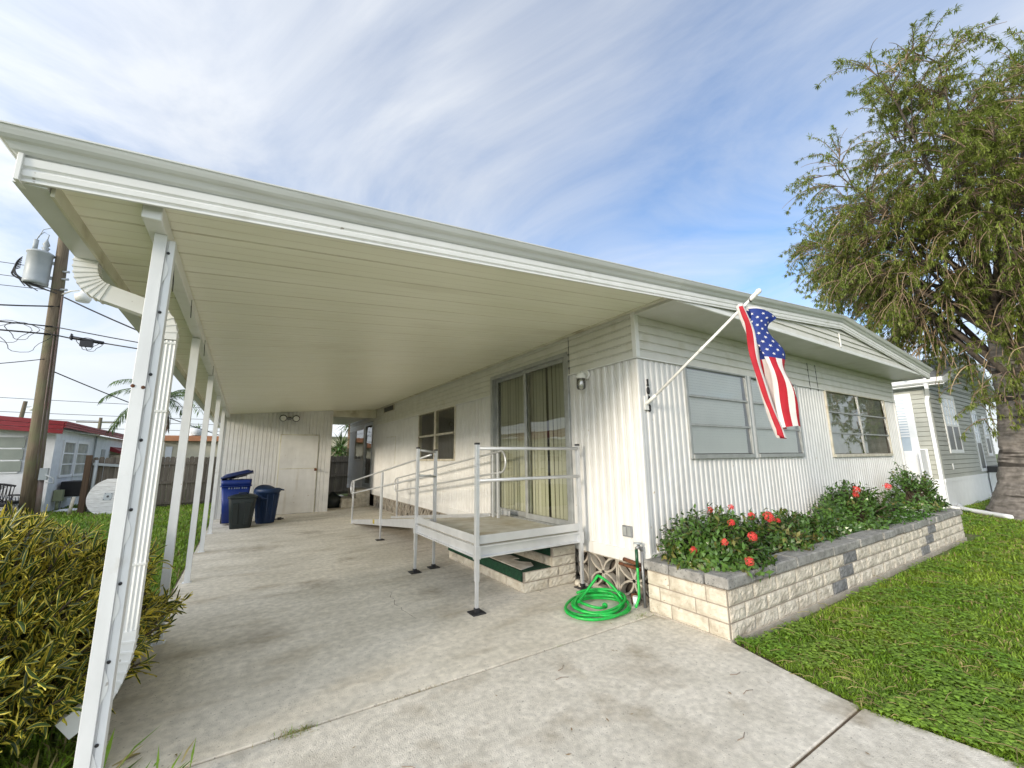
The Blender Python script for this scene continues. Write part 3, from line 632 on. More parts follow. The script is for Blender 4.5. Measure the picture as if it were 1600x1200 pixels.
# floodlight
fl = thing('floodlight', (1.0, SY, 2.79), 'twin-head floodlight high on the shed wall above the door', 'light')
q = MB(); q.lathe((1.02, SY-.03, 2.78), [(.001, -.05), (.05, -.045), (.06, 0), (.05, .045), (.001, .05)], 12, sy=.5); q.bar((.86, SY-.06, 2.78), (1.18, SY-.06, 2.78), .03, .03); q.build('bracket', pipe_grey, fl)
for sx in (-1, 1):
    q = MB(); cxx = 1.02+sx*.17; q.tube([(cxx, SY-.05, 2.78), (cxx, SY-.09, 2.78), (cxx, SY-.15, 2.775), (cxx, SY-.20, 2.77)], [.03, .055, .095, .10], 16); hd = q.build('lamp_head', black_paint, fl)
    q = MB(); q.tube([(cxx, SY-.2005, 2.77), (cxx, SY-.212, 2.77)], [.085, .06], 16); q.build('lens', lens_white, hd)

# ---------------------------------------------------------------- porch light, number, flag
pl = thing('porch_light', (HX0, 3.91, 2.55), 'white jelly-jar wall lamp beside the sliding door', 'lamp')
q = MB(); q.tube([(HX0-.012, 3.91, 2.60), (HX0-.05, 3.91, 2.60)], .06, 16); q.tube([(HX0-.05, 3.91, 2.60), (HX0-.12, 3.91, 2.625), (HX0-.13, 3.91, 2.60)], .022, 8); q.lathe((HX0-.13, 3.91, 2.54), [(.062, 0), (.066, .02), (.060, .055), (.04, .075), (.015, .085)], 16); q.build('mount', lens_white, pl)
q = MB(); q.lathe((HX0-.13, 3.91, 2.395), [(.02, 0), (.048, .008), (.056, .03), (.058, .10), (.054, .144)], 16); q.build('jar', lamp_glass, pl)
q = MB(); q.lathe((HX0-.13, 3.91, 2.43), [(.01, 0), (.028, .02), (.03, .06), (.015, .10)], 12); q.build('bulb', lens_white, pl)
hn = thing('house_number', (3.83, HY, 2.2), 'black upright numerals 1003 stacked beside the front corner', 'house number')
def digit(ch, zc):
    mb = MB(); X, w, h, y = 3.835, .022, .036, HY-.022; r = .0098
    P = lambda a, b: (X+a*w, y, zc+b*h)
    if ch == '1':
        mb.tube([P(-.45, .62), P(0, 1), P(0, -1)], r, 6); mb.tube([P(-.6, -1), P(.6, -1)], r, 6)
    elif ch == '0': mb.tube([P(.75*math.cos(t), math.sin(t)) for t in [2*math.pi*k/16 for k in range(16)]], r, 6, closed=True)
    else:
        mb.tube([P(-.7, .65)]+[P(.05+.65*math.cos(t), .48+.5*math.sin(t)) for t in [R(130)-R(220)*k/8 for k in range(9)]]+[P(.05+.7*math.cos(t), -.5+.5*math.sin(t)) for t in [R(85)-R(240)*k/9 for k in range(10)]], r, 6)
    return mb
for ch, zc in (('1', 2.385), ('0', 2.285), ('0', 2.185), ('3', 2.085)): digit(ch, zc).build('numeral', black_paint, hn)
fp = thing('flagpole', (3.79, HY, 2.13), 'white wooden flagpole slanting out from a wall bracket beside the house number', 'flagpole')
A = Vector((3.79, HY-.05, 2.14)); B = Vector((3.90, 1.78, 3.06)); dv = (B-A).normalized()
q = MB(); q.box(3.755, 3.825, HY-.028, HY-.014, 2.06, 2.22); q.tube([Vector((3.79, HY-.02, 2.13)), A+dv*.13], .021, 10); q.build('bracket', lens_white, fp, bevel=.003)
q = MB(); q.tube([A+dv*.02, A+dv*.8, B-dv*.12], [.0145, .0145, .0135], 10); q.tube([A+dv*.78, A+dv*.84], .0165, 10); q.build('pole', white_metal, fp)
q = MB(); q.tube([B-dv*.13, B-dv*.11, B-dv*.07, B-dv*.06, B-dv*.02, B], [.020, .022, .022, .018, .026, .012], 12); q.build('finial', lens_white, fp)
q = MB()
for s_ in (.12, .20): 
    c0 = B-dv*s_; q.tube([c0+Vector((.024*math.cos(t), 0, .024*math.sin(t))) for t in [2*math.pi*k/12 for k in range(12)]], .004, 5, closed=True)
q.build('ring', black_paint, fp)
# flag: hoist parameter u (0 = canton edge, 1 = bottom stripe), fly parameter v going down
cr = Vector(_r); cr.z = 0; cr.normalize(); cd = Vector((_f[0], _f[1], 0)).normalized()
T0 = B-dv*.16
FK = [(0, .215, .00), (.08, .185, -.030), (.20, .115, -.035), (.29, .072, .0), (.38, .15, .06), (.50, .06, .085), (.60, .14, .12), (.72, .05, .10), (.83, .075, .025), (.92, .036, -.02), (1.0, 0, .0)]
def flagpt(u, v):
    for i in range(len(FK)-1):
        if u <= FK[i+1][0] or i == len(FK)-2: break
    t = (u-FK[i][0])/(FK[i+1][0]-FK[i][0]); P_ = [FK[max(0, min(len(FK)-1, i+k))] for k in (-1, 0, 1, 2)]
    cm = lambda c: .5*((2*P_[1][c])+(-P_[0][c]+P_[2][c])*t+(2*P_[0][c]-5*P_[1][c]+4*P_[2][c]-P_[3][c])*t*t+(-P_[0][c]+3*P_[1][c]-3*P_[2][c]+P_[3][c])*t**3)
    x, d = cm(1), cm(2); w = (1-u)
    x = x*(.95+.12*math.sin(3*v+.4))+.012*math.sin(9*v+6*u)
    x += .11*math.exp(-((v-.05)/.06)**2)*w**4 + .05*math.exp(-((v-.40)/.10)**2)*w**4 - .03*math.exp(-((v-.23)/.07)**2)*w**3
    d += .02*math.sin(7*v+5*u)+.012*math.sin(15*v+9*u)
    z = -1.20*v-.10*w**4*math.exp(-v*5)+.05*math.sin(5*u+.6)*v+.012*math.sin(8*v+11*u)
    return T0+cr*(x*(1.05+.22*v)+.20*v-.115)+cd*(d-.03)+Vector((0, 0, z-.02))
q = MB(); NU, NV = 13*8, 60
for i in range(NU+1):
    for j in range(NV+1): q.v.append(tuple(flagpt(i/NU, j/NV)))
for i in range(NU):
    for j in range(NV):
        u, v = (i+.5)/NU, (j+.5)/NV
        st = int(u*13); m = 0 if st % 2 == 0 else 1
        if u < 7/13 and v < .45: m = 2
        if v < .025: m = 1
        q.f.append((i*(NV+1)+j, i*(NV+1)+j+1, (i+1)*(NV+1)+j+1, (i+1)*(NV+1)+j)); q.m.append(m); q.smooth.append(True)
for a in range(9):
    for b in range(11):
        if (a+b) % 2: continue
        uc = 7/13*(a+1)/10; vc = .03+.42*(b+1)/12
        for sg_ in (-1, 1):
            pts = []
            for k in range(10):
                rr = .0160 if k % 2 == 0 else .0064; t = 2*math.pi*k/10
                pts.append((uc+rr*math.cos(t)*1.30, vc+rr*math.sin(t)*.86))
            P0 = flagpt(uc, vc); nn = (flagpt(uc+.01, vc)-P0).cross(flagpt(uc, vc+.01)-P0).normalized()*.0025*sg_
            q.add([P0+nn]+[flagpt(*p)+nn for p in pts], [(0, 1+k, 1+(k+1) % 10) for k in range(10)], 1)
tag(q.build('flag', [flag_red, flag_white, flag_blue], org=tuple(T0)), 'red, white and blue stars and stripes flag hanging limp from the pole', 'flag')

# ---------------------------------------------------------------- access ramp
ramp = thing('access_ramp', (2.1, 4, 0), 'silver aluminium wheelchair ramp with railed landing at the sliding door', 'ramp')
PX0, PX1, PY0, PY1, DZ = 2.10, 3.56, 3.99, 5.86, .645
dk = MB()
y = PY0+.05
while y < PY1-.02: dk.box(PX0+.05, PX1-.02, y, y+.145, DZ-.03, DZ); y += .15
dk.build('landing_deck', tread_alu, ramp, bevel=.004)
fr = MB()
CPROF = [(0, 0), (.042, 0), (.042, .012), (.010, .016), (.010, .100), (.042, .106), (.042, .12), (0, .12)]
def chan_x(y, sgn): fr.prism([(PX0, y-sgn*a, DZ-.125+b) for a, b in CPROF], (PX1-PX0, 0, 0))
def chan_y(x, sgn): fr.prism([(x-sgn*a, PY0+.002, DZ-.125+b) for a, b in CPROF], (0, PY1-PY0-.004, 0))
chan_x(PY0+.042, 1); chan_x(PY1-.042, -1); chan_y(PX0+.042, 1); chan_y(PX1-.042, -1)
fr.build('landing_frame', aluminium, ramp)
cb = MB(); cb.box(PX0+.045, PX1-.04, PY0+.012, PY0+.022, DZ+.012, DZ+.10); cb.box(PX0+.012, PX0+.022, PY0+.045, PY1-.05, DZ+.012, DZ+.10); cb.box(PX1-.03, PX1-.02, 5.62, PY1, DZ+.012, DZ+.09); cb.box(2.42, PX1-.05, PY1-.02, PY1-.01, DZ-.03, DZ+.0)
cb.build('curb', aluminium, ramp, bevel=.003)
def rleg(x, y, ztop, low=0, w=.042):
    mb = MB(); mb.box(x-w/2, x+w/2, y-w/2, y+w/2, .30 if low == 0 else low, ztop)
    mb.box(x-.016, x+.016, y-.016, y+.016, .02, .30 if low == 0 else low)
    mb.box(x-.03, x+.03, y-.03, y+.03, DZ-.13, DZ+.0) if ztop > DZ and y < 6 else None
    for z in [DZ+.1+.14*k for k in range(7)]:
        if z < ztop-.03: mb.tube([(x, y-w/2-.002, z), (x, y-w/2-.0001, z)], .006, 6)
    o = mb.build('leg', aluminium, ramp, bevel=.003)
    q = MB(); q.box(x-w/2-.003, x+w/2+.003, y-w/2-.003, y+w/2+.003, ztop, ztop+.022); q.build('cap', black_rubber, o, bevel=.004)
    q = MB(); q.box(x-.075, x+.075, y-.075, y+.075, 0, .012); q.box(x-.025, x+.025, y-.025, y+.025, .012, .05); q.build('foot_plate', black_rubber, o, bevel=.004)
    return o
ZR = 1.69
rleg(PX0+.01, PY0+.01, ZR); rleg(PX1-.02, PY0+.01, ZR-.005); rleg(PX0+.01, PY1-.03, ZR); rleg(2.42, PY1+.06, ZR-.03, .4)
hr = MB(); hr.tube([(PX0+.03, PY0-.008, ZR-.04), (PX1-.03, PY0-.008, ZR-.04)], .019, 10); hr.build('handrail', aluminium, ramp)
hr = MB(); hr.tube([(PX0+.03, PY0-.008, ZR-.38), (PX1-.03, PY0-.008, ZR-.38)], .019, 10); hr.build('handrail', aluminium, ramp)
hr = MB()
for z in (ZR-.02, ZR-.38): hr.tube([(PX0+.03, PY1-.03, z), (2.42, PY1+.05, z-.03)], .016, 8)
hr.build('handrail', aluminium, ramp)
# sloping run
RY0, RY1, RX0, RX1 = PY1+.02, 11.1, 2.36, 3.34
def rz(y): return DZ-.02-(y-RY0)*(DZ-.05)/(RY1-RY0)
rd_ = MB(); k = 0; n = 36
for k in range(n):
    a = RY0+(RY1-RY0)*k/n; b = RY0+(RY1-RY0)*(k+1)/n-.006
    rd_.prism([(RX0+.03, a, rz(a)), (RX0+.03, b, rz(b)), (RX0+.03, b, rz(b)-.02), (RX0+.03, a, rz(a)-.02)], (RX1-RX0-.06, 0, 0))
rd_.build('ramp_deck', tread_alu, ramp)
for x in (RX0, RX1):
    q = MB(); q.prism([(x-.012, RY0, rz(RY0)-.09), (x-.012, RY1, rz(RY1)-.04), (x-.012, RY1, rz(RY1)+.05), (x-.012, RY0, rz(RY0)+.06)], (.024, 0, 0)); q.build('side_channel', aluminium, ramp, bevel=.003)
q = MB(); 
for y in (RY1-.02, 9.0): q.box(RX0-.02, RX0-.0125, y-.05, y+.05, rz(y)-.03, rz(y)+.05)
q.build('yellow_sticker', croton_yellow, ramp)
def rrail(x, ya, yb, h0, h1, loopa, loopb):
    mb = MB(); top = [Vector((x, ya+(yb-ya)*k/8, rz(ya+(yb-ya)*k/8)+h1)) for k in range(9)]; bot = [Vector((x, p.y, rz(p.y)+h0)) for p in top]
    pts = list(top)
    def cap(pa, pb, s_):
        c = (pa+pb)/2; r = (pa-pb).length/2
        return [c+Vector((0, s_*r*.8*math.sin(t), r*math.cos(t))) for t in [math.pi*k/8 for k in range(1, 8)]]
    if loopb: pts += cap(top[-1], bot[-1], 1)
    pts += bot[::-1]
    if loopa: pts += cap(bot[0], top[0], 1)[::-1] and [ (bot[0]+top[0])/2+Vector((0, -(top[0]-bot[0]).length/2*.8*math.sin(t), -(top[0]-bot[0]).length/2*math.cos(t))) for t in [math.pi*k/8 for k in range(1, 8)]]
    mb.tube(pts, .0165, 8, closed=loopa and loopb, cap=not (loopa and loopb)); return mb
rrail(RX0-.02, PY1+.05, 11.15, .68, .98, False, True).build('handrail', aluminium, ramp)
rrail(RX1-.02, 5.50, 10.7, .66, .98, True, True).build('handrail', aluminium, ramp)
def rpost(x, y, foot):
    mb = MB(); mb.box(x-.018, x+.018, y-.018, y+.018, (.30 if foot else rz(y)-.06), rz(y)+.96)
    if foot: mb.box(x-.014, x+.014, y-.014, y+.014, .02, .30); mb.box(x-.018, x+.018, y+.03, y+.06, rz(y)-.04, rz(y)+.95)
    o = mb.build('leg', aluminium, ramp, bevel=.002)
    if foot:
        q = MB(); q.box(x-.075, x+.075, y-.07, y+.07, 0, .012); q.build('foot_plate', black_rubber, o, bevel=.003)
rpost(RX0-.02, 8.45, True); rpost(RX0-.02, 11.0, False); rpost(RX1-.02, 10.6, False); rpost(RX1-.02, 5.75, False); rpost(RX1-.02, 5.60, False)

# ---------------------------------------------------------------- block work
def rock_block(mb, c, ax, ay, w, h, d, m):
    # rough-faced block: c = lower left of its face, ax along the face, ay the outward normal
    nx, nz = max(4, int(w/.028)), 5
    b = len(mb.v)
    for i in range(nx+1):
        for j in range(nz+1):
            e = (0 < i < nx) and (0 < j < nz)
            off = (.008+uni(-.004, .005)) if e else 0
            p = c+ax*(w*i/nx)+Vector((0, 0, h*j/nz))+ay*off
            if e: p += ax*uni(-.004, .004)+Vector((0, 0, uni(-.004, .004)))
            mb.v.append(tuple(p))
    for i in range(nx):
        for j in range(nz):
            q0 = b+i*(nz+1)+j; mb.f.append((q0, q0+nz+1, q0+nz+2, q0+1)); mb.m.append(m); mb.smooth.append(False)
    p = [c, c+ax*w, c+ax*w+Vector((0, 0, h)), c+Vector((0, 0, h))]; q_ = [v-ay*d for v in p]
    mb.add(p+q_, [(0, 4, 5, 1), (1, 5, 6, 2), (2, 6, 7, 3), (3, 7, 4, 0), (4, 7, 6, 5)], m)
def course(mb, p0, p1, z, h, normal, shift, bl, pick, jt=.013, d=.08):
    p0, p1 = Vector(p0), Vector(p1); L = (p1-p0).length; ax = (p1-p0).normalized(); ay = Vector(normal); s = 0; first = True
    while s < L-.02:
        w = bl*uni(.94, 1.06)
        if first: w *= shift; first = False
        if L-s-w < bl*.3: w = L-s
        w = min(w, L-s)
        rock_block(mb, p0+ax*(s+jt/2)+Vector((0, 0, z)), ax, ay, w-jt, h-jt, d, pick(s+w/2)); s += w
# planter
planter = thing('planter', (3.55, 2.2, 0), 'low cream block planter with grey capstones along the front of the home', 'planter')
pw = MB(); PXA, PXB, PYF = 3.57, 11.25, 2.2; ch = .132
for k in range(3):
    z = .01+k*ch
    def pickf(s, k=k):
        if any(abs(s-c-(.12*k-.12)) < w for c, w in ((2.35, .26), (5.55, .22))): return 2
        return 1
    course(pw, (PXA+.02, PYF, 0), (PXB, PYF, 0), z, ch, (0, -1, 0), .62 if k % 2 else 1, .40, pickf)
    course(pw, (PXA, HY-.06, 0), (PXA, PYF+.002, 0), z, ch, (-1, 0, 0), .35 if k % 2 else .66, .40, lambda s: 0)
    course(pw, (PXB, PYF+.002, 0), (PXB, HY-.06, 0), z, ch, (1, 0, 0), .5 if k % 2 else 1, .40, lambda s: 1)
pw.build('block_wall', [block_cream, block_white, block_grey], planter)
q = MB(); q.box(PXA+.006, PXB-.006, PYF+.006, PYF+.09, -.04, .405); q.box(PXA+.006, PXA+.09, PYF+.09, HY-.07, -.04, .405); q.box(PXB-.09, PXB-.006, PYF+.09, HY-.07, -.04, .405); q.build('mortar_core', mortar, planter)
q = MB(); q.box(PXA-.012, PXA+.05, PYF-.008, HY-.1, -.03, .012); q.box(PXA+.06, PXB, PYF-.02, PYF+.03, -.05, .012); q.build('footing', breeze, planter)
so_ = MB(); nx, ny = 60, 8
for i in range(nx+1):
    for j in range(ny+1):
        X = PXA+.1+(PXB-PXA-.2)*i/nx; Y = PYF+.1+(HY-.03-PYF-.1)*j/ny; so_.v.append((X, Y, .43+.03*fbm(X*3, Y*3)+.04*(j/ny)))
for i in range(nx):
    for j in range(ny): a = i*(ny+1)+j; so_.f.append((a, a+ny+1, a+ny+2, a+1)); so_.m.append(0); so_.smooth.append(True)
so_.build('soil', mulch, planter)
x = PXA-.02; k = 0
while x < PXB:
    w = uni(.36, .46)
    q = MB(); z = .412+uni(-.004, .006)
    q.box(x+.004, min(x+w, PXB+.03)-.004, PYF-.025+uni(-.012, .012), PYF+.19, z, z+.095+uni(-.006, .006)); q.build('cap_stone', cap_grey, planter, bevel=.012, seg=2); x += w
y = PYF+.2
while y < HY-.05:
    w = min(.36, HY-.04-y)
    if w < .1: break
    q = MB(); q.box(PXA-.028, PXA+.17, y+.004, y+w-.004, .408, .50); q.build('cap_stone', cap_grey, planter, bevel=.012, seg=2); y += w
# front steps
steps = thing('brick_steps', (2.85, 4.2, 0), 'cream block steps with green carpet under the ramp landing', 'steps')
st = MB(); STX, STY0, STY1 = 2.84, 4.22, 6.32
course(st, (STX, STY1, 0), (STX, STY0, 0), .005, .115, (-1, 0, 0), .3, .40, lambda s: 1 if .5 < s < .72 else 0)
course(st, (STX, STY0, 0), (HX0-.06, STY0, 0), .005, .115, (0, -1, 0), 1, .38, lambda s: 0)
course(st, (STX+.02, STY0, 0), (HX0-.06, STY0, 0), .12, .115, (0, -1, 0), 1.25, .40, lambda s: 0)
course(st, (STX+.42, STY1, 0), (STX+.42, STY0+.01, 0), .235, .115, (-1, 0, 0), .8, .40, lambda s: 0)
course(st, (STX+.42, STY0, 0), (HX0-.06, STY0, 0), .235, .115, (0, -1, 0), 1, .42, lambda s: 0)
course(st, (STX+.44, STY0, 0), (HX0-.06, STY0, 0), .35, .105, (0, -1, 0), 1, .42, lambda s: 0)
st.build('block_wall', [block_cream, block_grey], steps)
q = MB(); q.box(STX+.006, HX0-.07, STY0+.006, STY1, .0, .228); q.box(STX+.426, HX0-.07, STY0+.006, STY1, .228, .45); q.build('mortar_core', mortar, steps)
q = MB(); q.box(STX-.006, STX+.42, STY0+.02, STY1+.01, .228, .236); q.box(STX-.012, STX-.004, STY0+.02, STY1+.01, .122, .236); q.box(STX+.412, STX+.42, STY0+.03, STY1, .352, .456); q.box(STX+.412, HX0-.07, STY0+.03, STY1, .45, .458); q.build('green_carpet', green_carpet, steps)
q = MB(); pts = [(2.86, 4.30), (2.86, 5.4), (2.95, 5.55), (3.08, 5.3), (3.02, 5.1), (3.16, 5.0), (3.13, 4.75), (3.04, 4.78), (3.05, 4.62), (3.14, 4.5), (3.08, 4.36), (2.98, 4.33)]
q.prism([(a, b, .237+.01*rnd()) for a, b in pts], (0, 0, .006)); tag(q.build('torn_mat', rag), 'torn dirty white mat lying on the green carpeted step', 'mat')
# rear steps and the bag beside them
bs = thing('brick_steps', (3.1, 14.8, 0), 'small cream block steps at the rear storm door', 'steps')
st = MB()
course(st, (2.75, 15.9, 0), (2.75, 14.6, 0), 0, .15, (-1, 0, 0), .5, .4, lambda s: 0); course(st, (2.75, 14.6, 0), (HX0-.05, 14.6, 0), 0, .15, (0, -1, 0), 1, .4, lambda s: 0)
course(st, (2.9, 14.6, 0), (HX0-.05, 14.6, 0), .15, .13, (0, -1, 0), 1.2, .4, lambda s: 0)
course(st, (3.2, 15.9, 0), (3.2, 14.6, 0), .28, .15, (-1, 0, 0), .5, .4, lambda s: 0); course(st, (3.2, 14.6, 0), (HX0-.05, 14.6, 0), .28, .15, (0, -1, 0), 1, .4, lambda s: 0)
course(st, (3.3, 14.6, 0), (HX0-.05, 14.6, 0), .43, .13, (0, -1, 0), 1, .4, lambda s: 0)
st.build('block_wall', [block_cream], bs)
q = MB(); q.box(2.76, HX0-.06, 14.61, 15.9, 0, .275); q.box(3.21, HX0-.06, 14.61, 15.9, .275, .55); q.build('core', block_cream, bs)
q = MB(); q.lathe((2.55, 15.0, 0), [(.26, 0), (.33, .08), (.33, .22), (.24, .36), (.12, .42), (.05, .5)], 14, sx=1, sy=.8)
for i, v in enumerate(q.v): q.v[i] = (v[0]+.06*fbm(v[0]*5, v[1]*5, v[2]*5), v[1]+.06*fbm(v[1]*5, v[2]*5, 3), v[2]+.03*fbm(v[0]*6, 1, v[2]*4)*(v[2] > .02))
tag(q.build('rubbish_bag', black_bin, org=(2.55, 15, 0)), 'black bag slumped beside the rear steps', 'bag')

# ---------------------------------------------------------------- bins
def tapered(mb, cx, cy, z0, z1, w0, d0, w1, d1, r=.05, n=5, m=0):
    b = len(mb.v); ring = []
    for z, w, d in ((z0, w0, d0), (z1, w1, d1)):
        for (sx, sy, a0) in ((1, 1, 0), (-1, 1, 90), (-1, -1, 180), (1, -1, 270)):
            for k in range(n): a = R(a0+90*k/(n-1)); mb.v.append((cx+sx*(w/2-r)+r*math.cos(a), cy+sy*(d/2-r)+r*math.sin(a), z))
    N_ = 4*n
    for j in range(N_): mb.f.append((b+j, b+(j+1) % N_, b+N_+(j+1) % N_, b+N_+j)); mb.m.append(m); mb.smooth.append(True)
    mb.f.append(tuple(b+j for j in range(N_))[::-1]); mb.m.append(m); mb.smooth.append(False)
    mb.f.append(tuple(b+N_+j for j in range(N_))); mb.m.append(m); mb.smooth.append(False)
wb = thing('wheelie_bin', (-.12, 12.75, 0), 'tall blue wheeled bin with its lid propped ajar beside the shed wall', 'bin')
bx_, by_ = -.12, 12.75
q = MB(); tapered(q, bx_, by_, .06, .92, .46, .50, .60, .66); tapered(q, bx_, by_, .92, .94, .66, .72, .66, .72); tapered(q, bx_, by_, .94, 1.08, .62, .68, .64, .70); q.build('body', blue_bin, wb)
q = MB(); tapered(q, 0, 0, 0, .055, .68, .74, .68, .74, .07); tapered(q, 0, 0, .055, .10, .60, .66, .50, .56, .07)
q.box(-.20, .20, .36, .44, -.02, .05)
rot = Matrix.Rotation(R(-13), 4, 'Y')@Matrix.Rotation(R(-4), 4, 'X')
q.v = [tuple(rot@Vector(v)+Vector((bx_+.01, by_, 1.16))) for v in q.v]; q.build('lid', blue_lid, wb)
q = MB(); q.tube([(bx_-.24, by_+.36, 1.02), (bx_-.24, by_+.44, 1.05), (bx_+.24, by_+.44, 1.05), (bx_+.24, by_+.36, 1.02)], .018, 8); q.build('handle', blue_bin, wb)
for sx in (-1, 1):
    q = MB(); q.tube([(bx_+sx*.20, by_+.26, .12), (bx_+sx*.27, by_+.26, .12)], .12, 16); q.build('wheel', black_rubber, wb)
q = MB()
xx = bx_-.16
for k, (w, gap) in enumerate(((.035, .02), (.02, .03), (.028, .01), (.03, .01), (.028, .035), (.03, .01), (.028, .01), (.02, 0))):
    q = MB(); yy = by_-.3265; q.add([(xx, yy-.003, .865), (xx+w, yy-.003, .865), (xx+w, yy-.0045, .905), (xx, yy-.0045, .905)], [(0, 1, 2, 3)]); xx += w+gap+.006
    q.build('white_print', print_white, wb)
kb = thing('rubbish_bin', (.10, 12.05, 0), 'black ribbed rubbish bin with domed lid in front of the blue bins', 'bin')
q = MB(); tapered(q, .04, 12.0, 0, .68, .42, .42, .56, .54, .07); 
for sx in (-1, 1): q.prism([(.04+sx*.13-.06, 12.0-.262, .58), (.04+sx*.13+.06, 12.0-.262, .58), (.04+sx*.10+.05, 12.0-.215, .10), (.04+sx*.10-.05, 12.0-.215, .10)], (0, -.022, 0))
q.build('body', black_bin, kb, bevel=.01, seg=2)
q = MB(); tapered(q, .04, 12.0, .68, .72, .60, .58, .60, .58, .08); tapered(q, .04, 12.0, .72, .76, .56, .54, .36, .34, .08); q.build('lid', black_bin, kb, bevel=.012, seg=2)
q = MB(); q.tube([(-.05, 12.0, .755), (-.04, 12.0, .79), (.12, 12.0, .79), (.13, 12.0, .755)], .015, 8); q.build('handle', black_bin, kb)
tb = thing('rubbish_bin', (.56, 12.5, 0), 'open blue tub bin next to the shed door', 'bin')
q = MB(); cx_, cy_ = .56, 12.5
q.lathe((cx_, cy_, 0), [(.20, 0), (.205, .03), (.275, .74), (.285, .74), (.30, .77), (.30, .83), (.285, .84), (.27, .83), (.265, .75), (.20, .06)], 28, sx=1, sy=.95)
for k in range(12):
    a = 2*math.pi*k/12; q.bar((cx_+.208*math.cos(a), cy_+.20*math.sin(a), .04), (cx_+.272*math.cos(a), cy_+.26*math.sin(a), .70), .03, .012, up=(math.cos(a), math.sin(a), 0))
q.build('body', blue_tub, tb)
q = MB(); q.tube([(cx_+.29, cy_-.10, .80), (cx_+.36, cy_-.08, .79), (cx_+.36, cy_+.08, .79), (cx_+.29, cy_+.10, .80)], .016, 8); q.build('handle', blue_tub, tb)
q = MB(); q.lathe((0, 0, 0), [(.31, 0), (.31, .03), (.28, .05), (.10, .075)], 24); rot = Matrix.Rotation(R(38), 4, 'X')@Matrix.Rotation(R(10), 4, 'Y')
q.v = [tuple(rot@(Vector(v)*.88)+Vector((cx_-.04, cy_-.03, .74))) for v in q.v]; q.build('lid', blue_tub, tb)
q = MB(); q.box(.86, .95, 12.85, 12.95, 0, .06); q.tube([(.78, 12.8, .03), (1.0, 12.85, .03)], .015, 6); tag(q.build('metal_scrap', black_paint, org=(.9, 12.9, 0)), 'small dark scrap on the slab beside the blue tub bin', 'scrap')

# ---------------------------------------------------------------- hose and standpipe
hose = thing('garden_hose', (3.2, 3.45, 0), 'bright green garden hose coiled on the slab beside the planter', 'hose')
q = MB(); pts = []; hc = Vector((3.215, 3.40, 0)); turns = 5.0; n = 150
for k in range(n):
    t = k/n*turns*2*math.pi+2.6; tt = k/n
    rr = .315-.05*math.sin(tt*11)+.022*math.sin(t*2.3+tt*6)+.03*math.sin(t*.5+1)-.05*tt; off = Vector((.035*math.sin(tt*9), .03*math.cos(tt*7), 0))
    pts.append(hc+off+Vector((rr*math.cos(t)*1.02, rr*math.sin(t)*.90, .016+.095*tt*(.6+.4*math.sin(t*1.0+1)) )))
last = pts[-1]
tail = bend(last, last+Vector((.14, .05, .02)), (3.36, 3.52, .27), 8)[1:]+bend((3.36, 3.52, .27), (3.44, 3.44, .16), (3.50, 3.36, .08), 7)[1:]
pts = pts[:-3]
q.tube(pts, .0145, 8)
q.tube(bend((3.05, 3.52, .06), (3.20, 3.60, .08), (3.335, 3.515, .275), 8)+bend((3.345, 3.51, .272), (3.45, 3.40, .2), (3.47, 3.30, .06), 8), .0145, 8)
q.tube([(3.44, 3.10, .05), (3.52, 3.12, .12), (3.545, 3.14, .22), (3.555, 3.15, .34), (3.555, 3.15, .47)], .0145, 8)
q.tube(bend((3.02, 3.45, .08), (3.06, 3.20, .06), (3.20, 3.30, .05), 10), .0145, 8)
q.build('coil', hose_green, hose)
q = MB(); q.lathe((3.22, 3.31, .02), [(.005, 0), (.024, .012), (.030, .03), (.024, .048), (.005, .06)], 12); q.build('end_plug', hose_green, hose)
q = MB(); q.tube([(3.555, 3.15, .40), (3.555, 3.15, .58)], [.018, .017], 10); q.build('grip', black_paint if False else mat('dark_green', (.004, .06, .02), .4), hose)
sp_ = thing('standpipe', (3.6, 3.13, 0), 'grey metal standpipe with tap feeding the green hose', 'tap')
q = MB(); q.tube([(3.625, 3.14, 0), (3.625, 3.14, .60)], .016, 8); q.tube([(3.625, 3.14, .56), (3.59, 3.145, .61), (3.555, 3.15, .585)], .018, 8); q.build('pipe', pipe_grey, sp_)
q = MB(); q.lathe((3.575, 3.148, .62), [(.008, 0), (.012, .012), (.042, .014), (.042, .024), (.01, .03)], 12); q.build('tap_handle', steel_grey, sp_)
q = MB(); q.box(3.60, 3.66, 3.24, 3.30, .0, .10); q.build('rusty_pipe', rust, sp_); q = MB(); q.tube([(3.66, 3.2, .35), (3.66, 3.5, .36)], .018, 8); q.build('rusty_pipe', rust, sp_); q = MB(); q.tube([(3.65, 3.18, .40), (3.65, 3.42, .42)], .022, 8); q.build('rusty_pipe', rust, sp_)
q = MB(); q.tube([(3.575, 3.22, 0), (3.575, 3.22, .10)], .028, 10); q.build('cleanout', pvc, sp_)
for i, (x, y, r) in enumerate(((3.56, 4.10, .05), (3.60, 4.02, .04), (3.54, 4.03, .035), (3.62, 4.12, .04))):
    q = MB(); q.lathe((x, y, 0), [(r*.7, 0), (r, r*.5), (r*.75, r*1.1), (r*.2, r*1.3)], 8)
    q.v = [(a+uni(-.008, .008), b+uni(-.008, .008), max(0, c+uni(-.005, .005))) for a, b, c in q.v]; tag(q.build('stone', block_cream, org=(x, y, 0)), 'small tan stone in the pile by the ramp leg and lattice', 'stone', 'stones by the lattice')

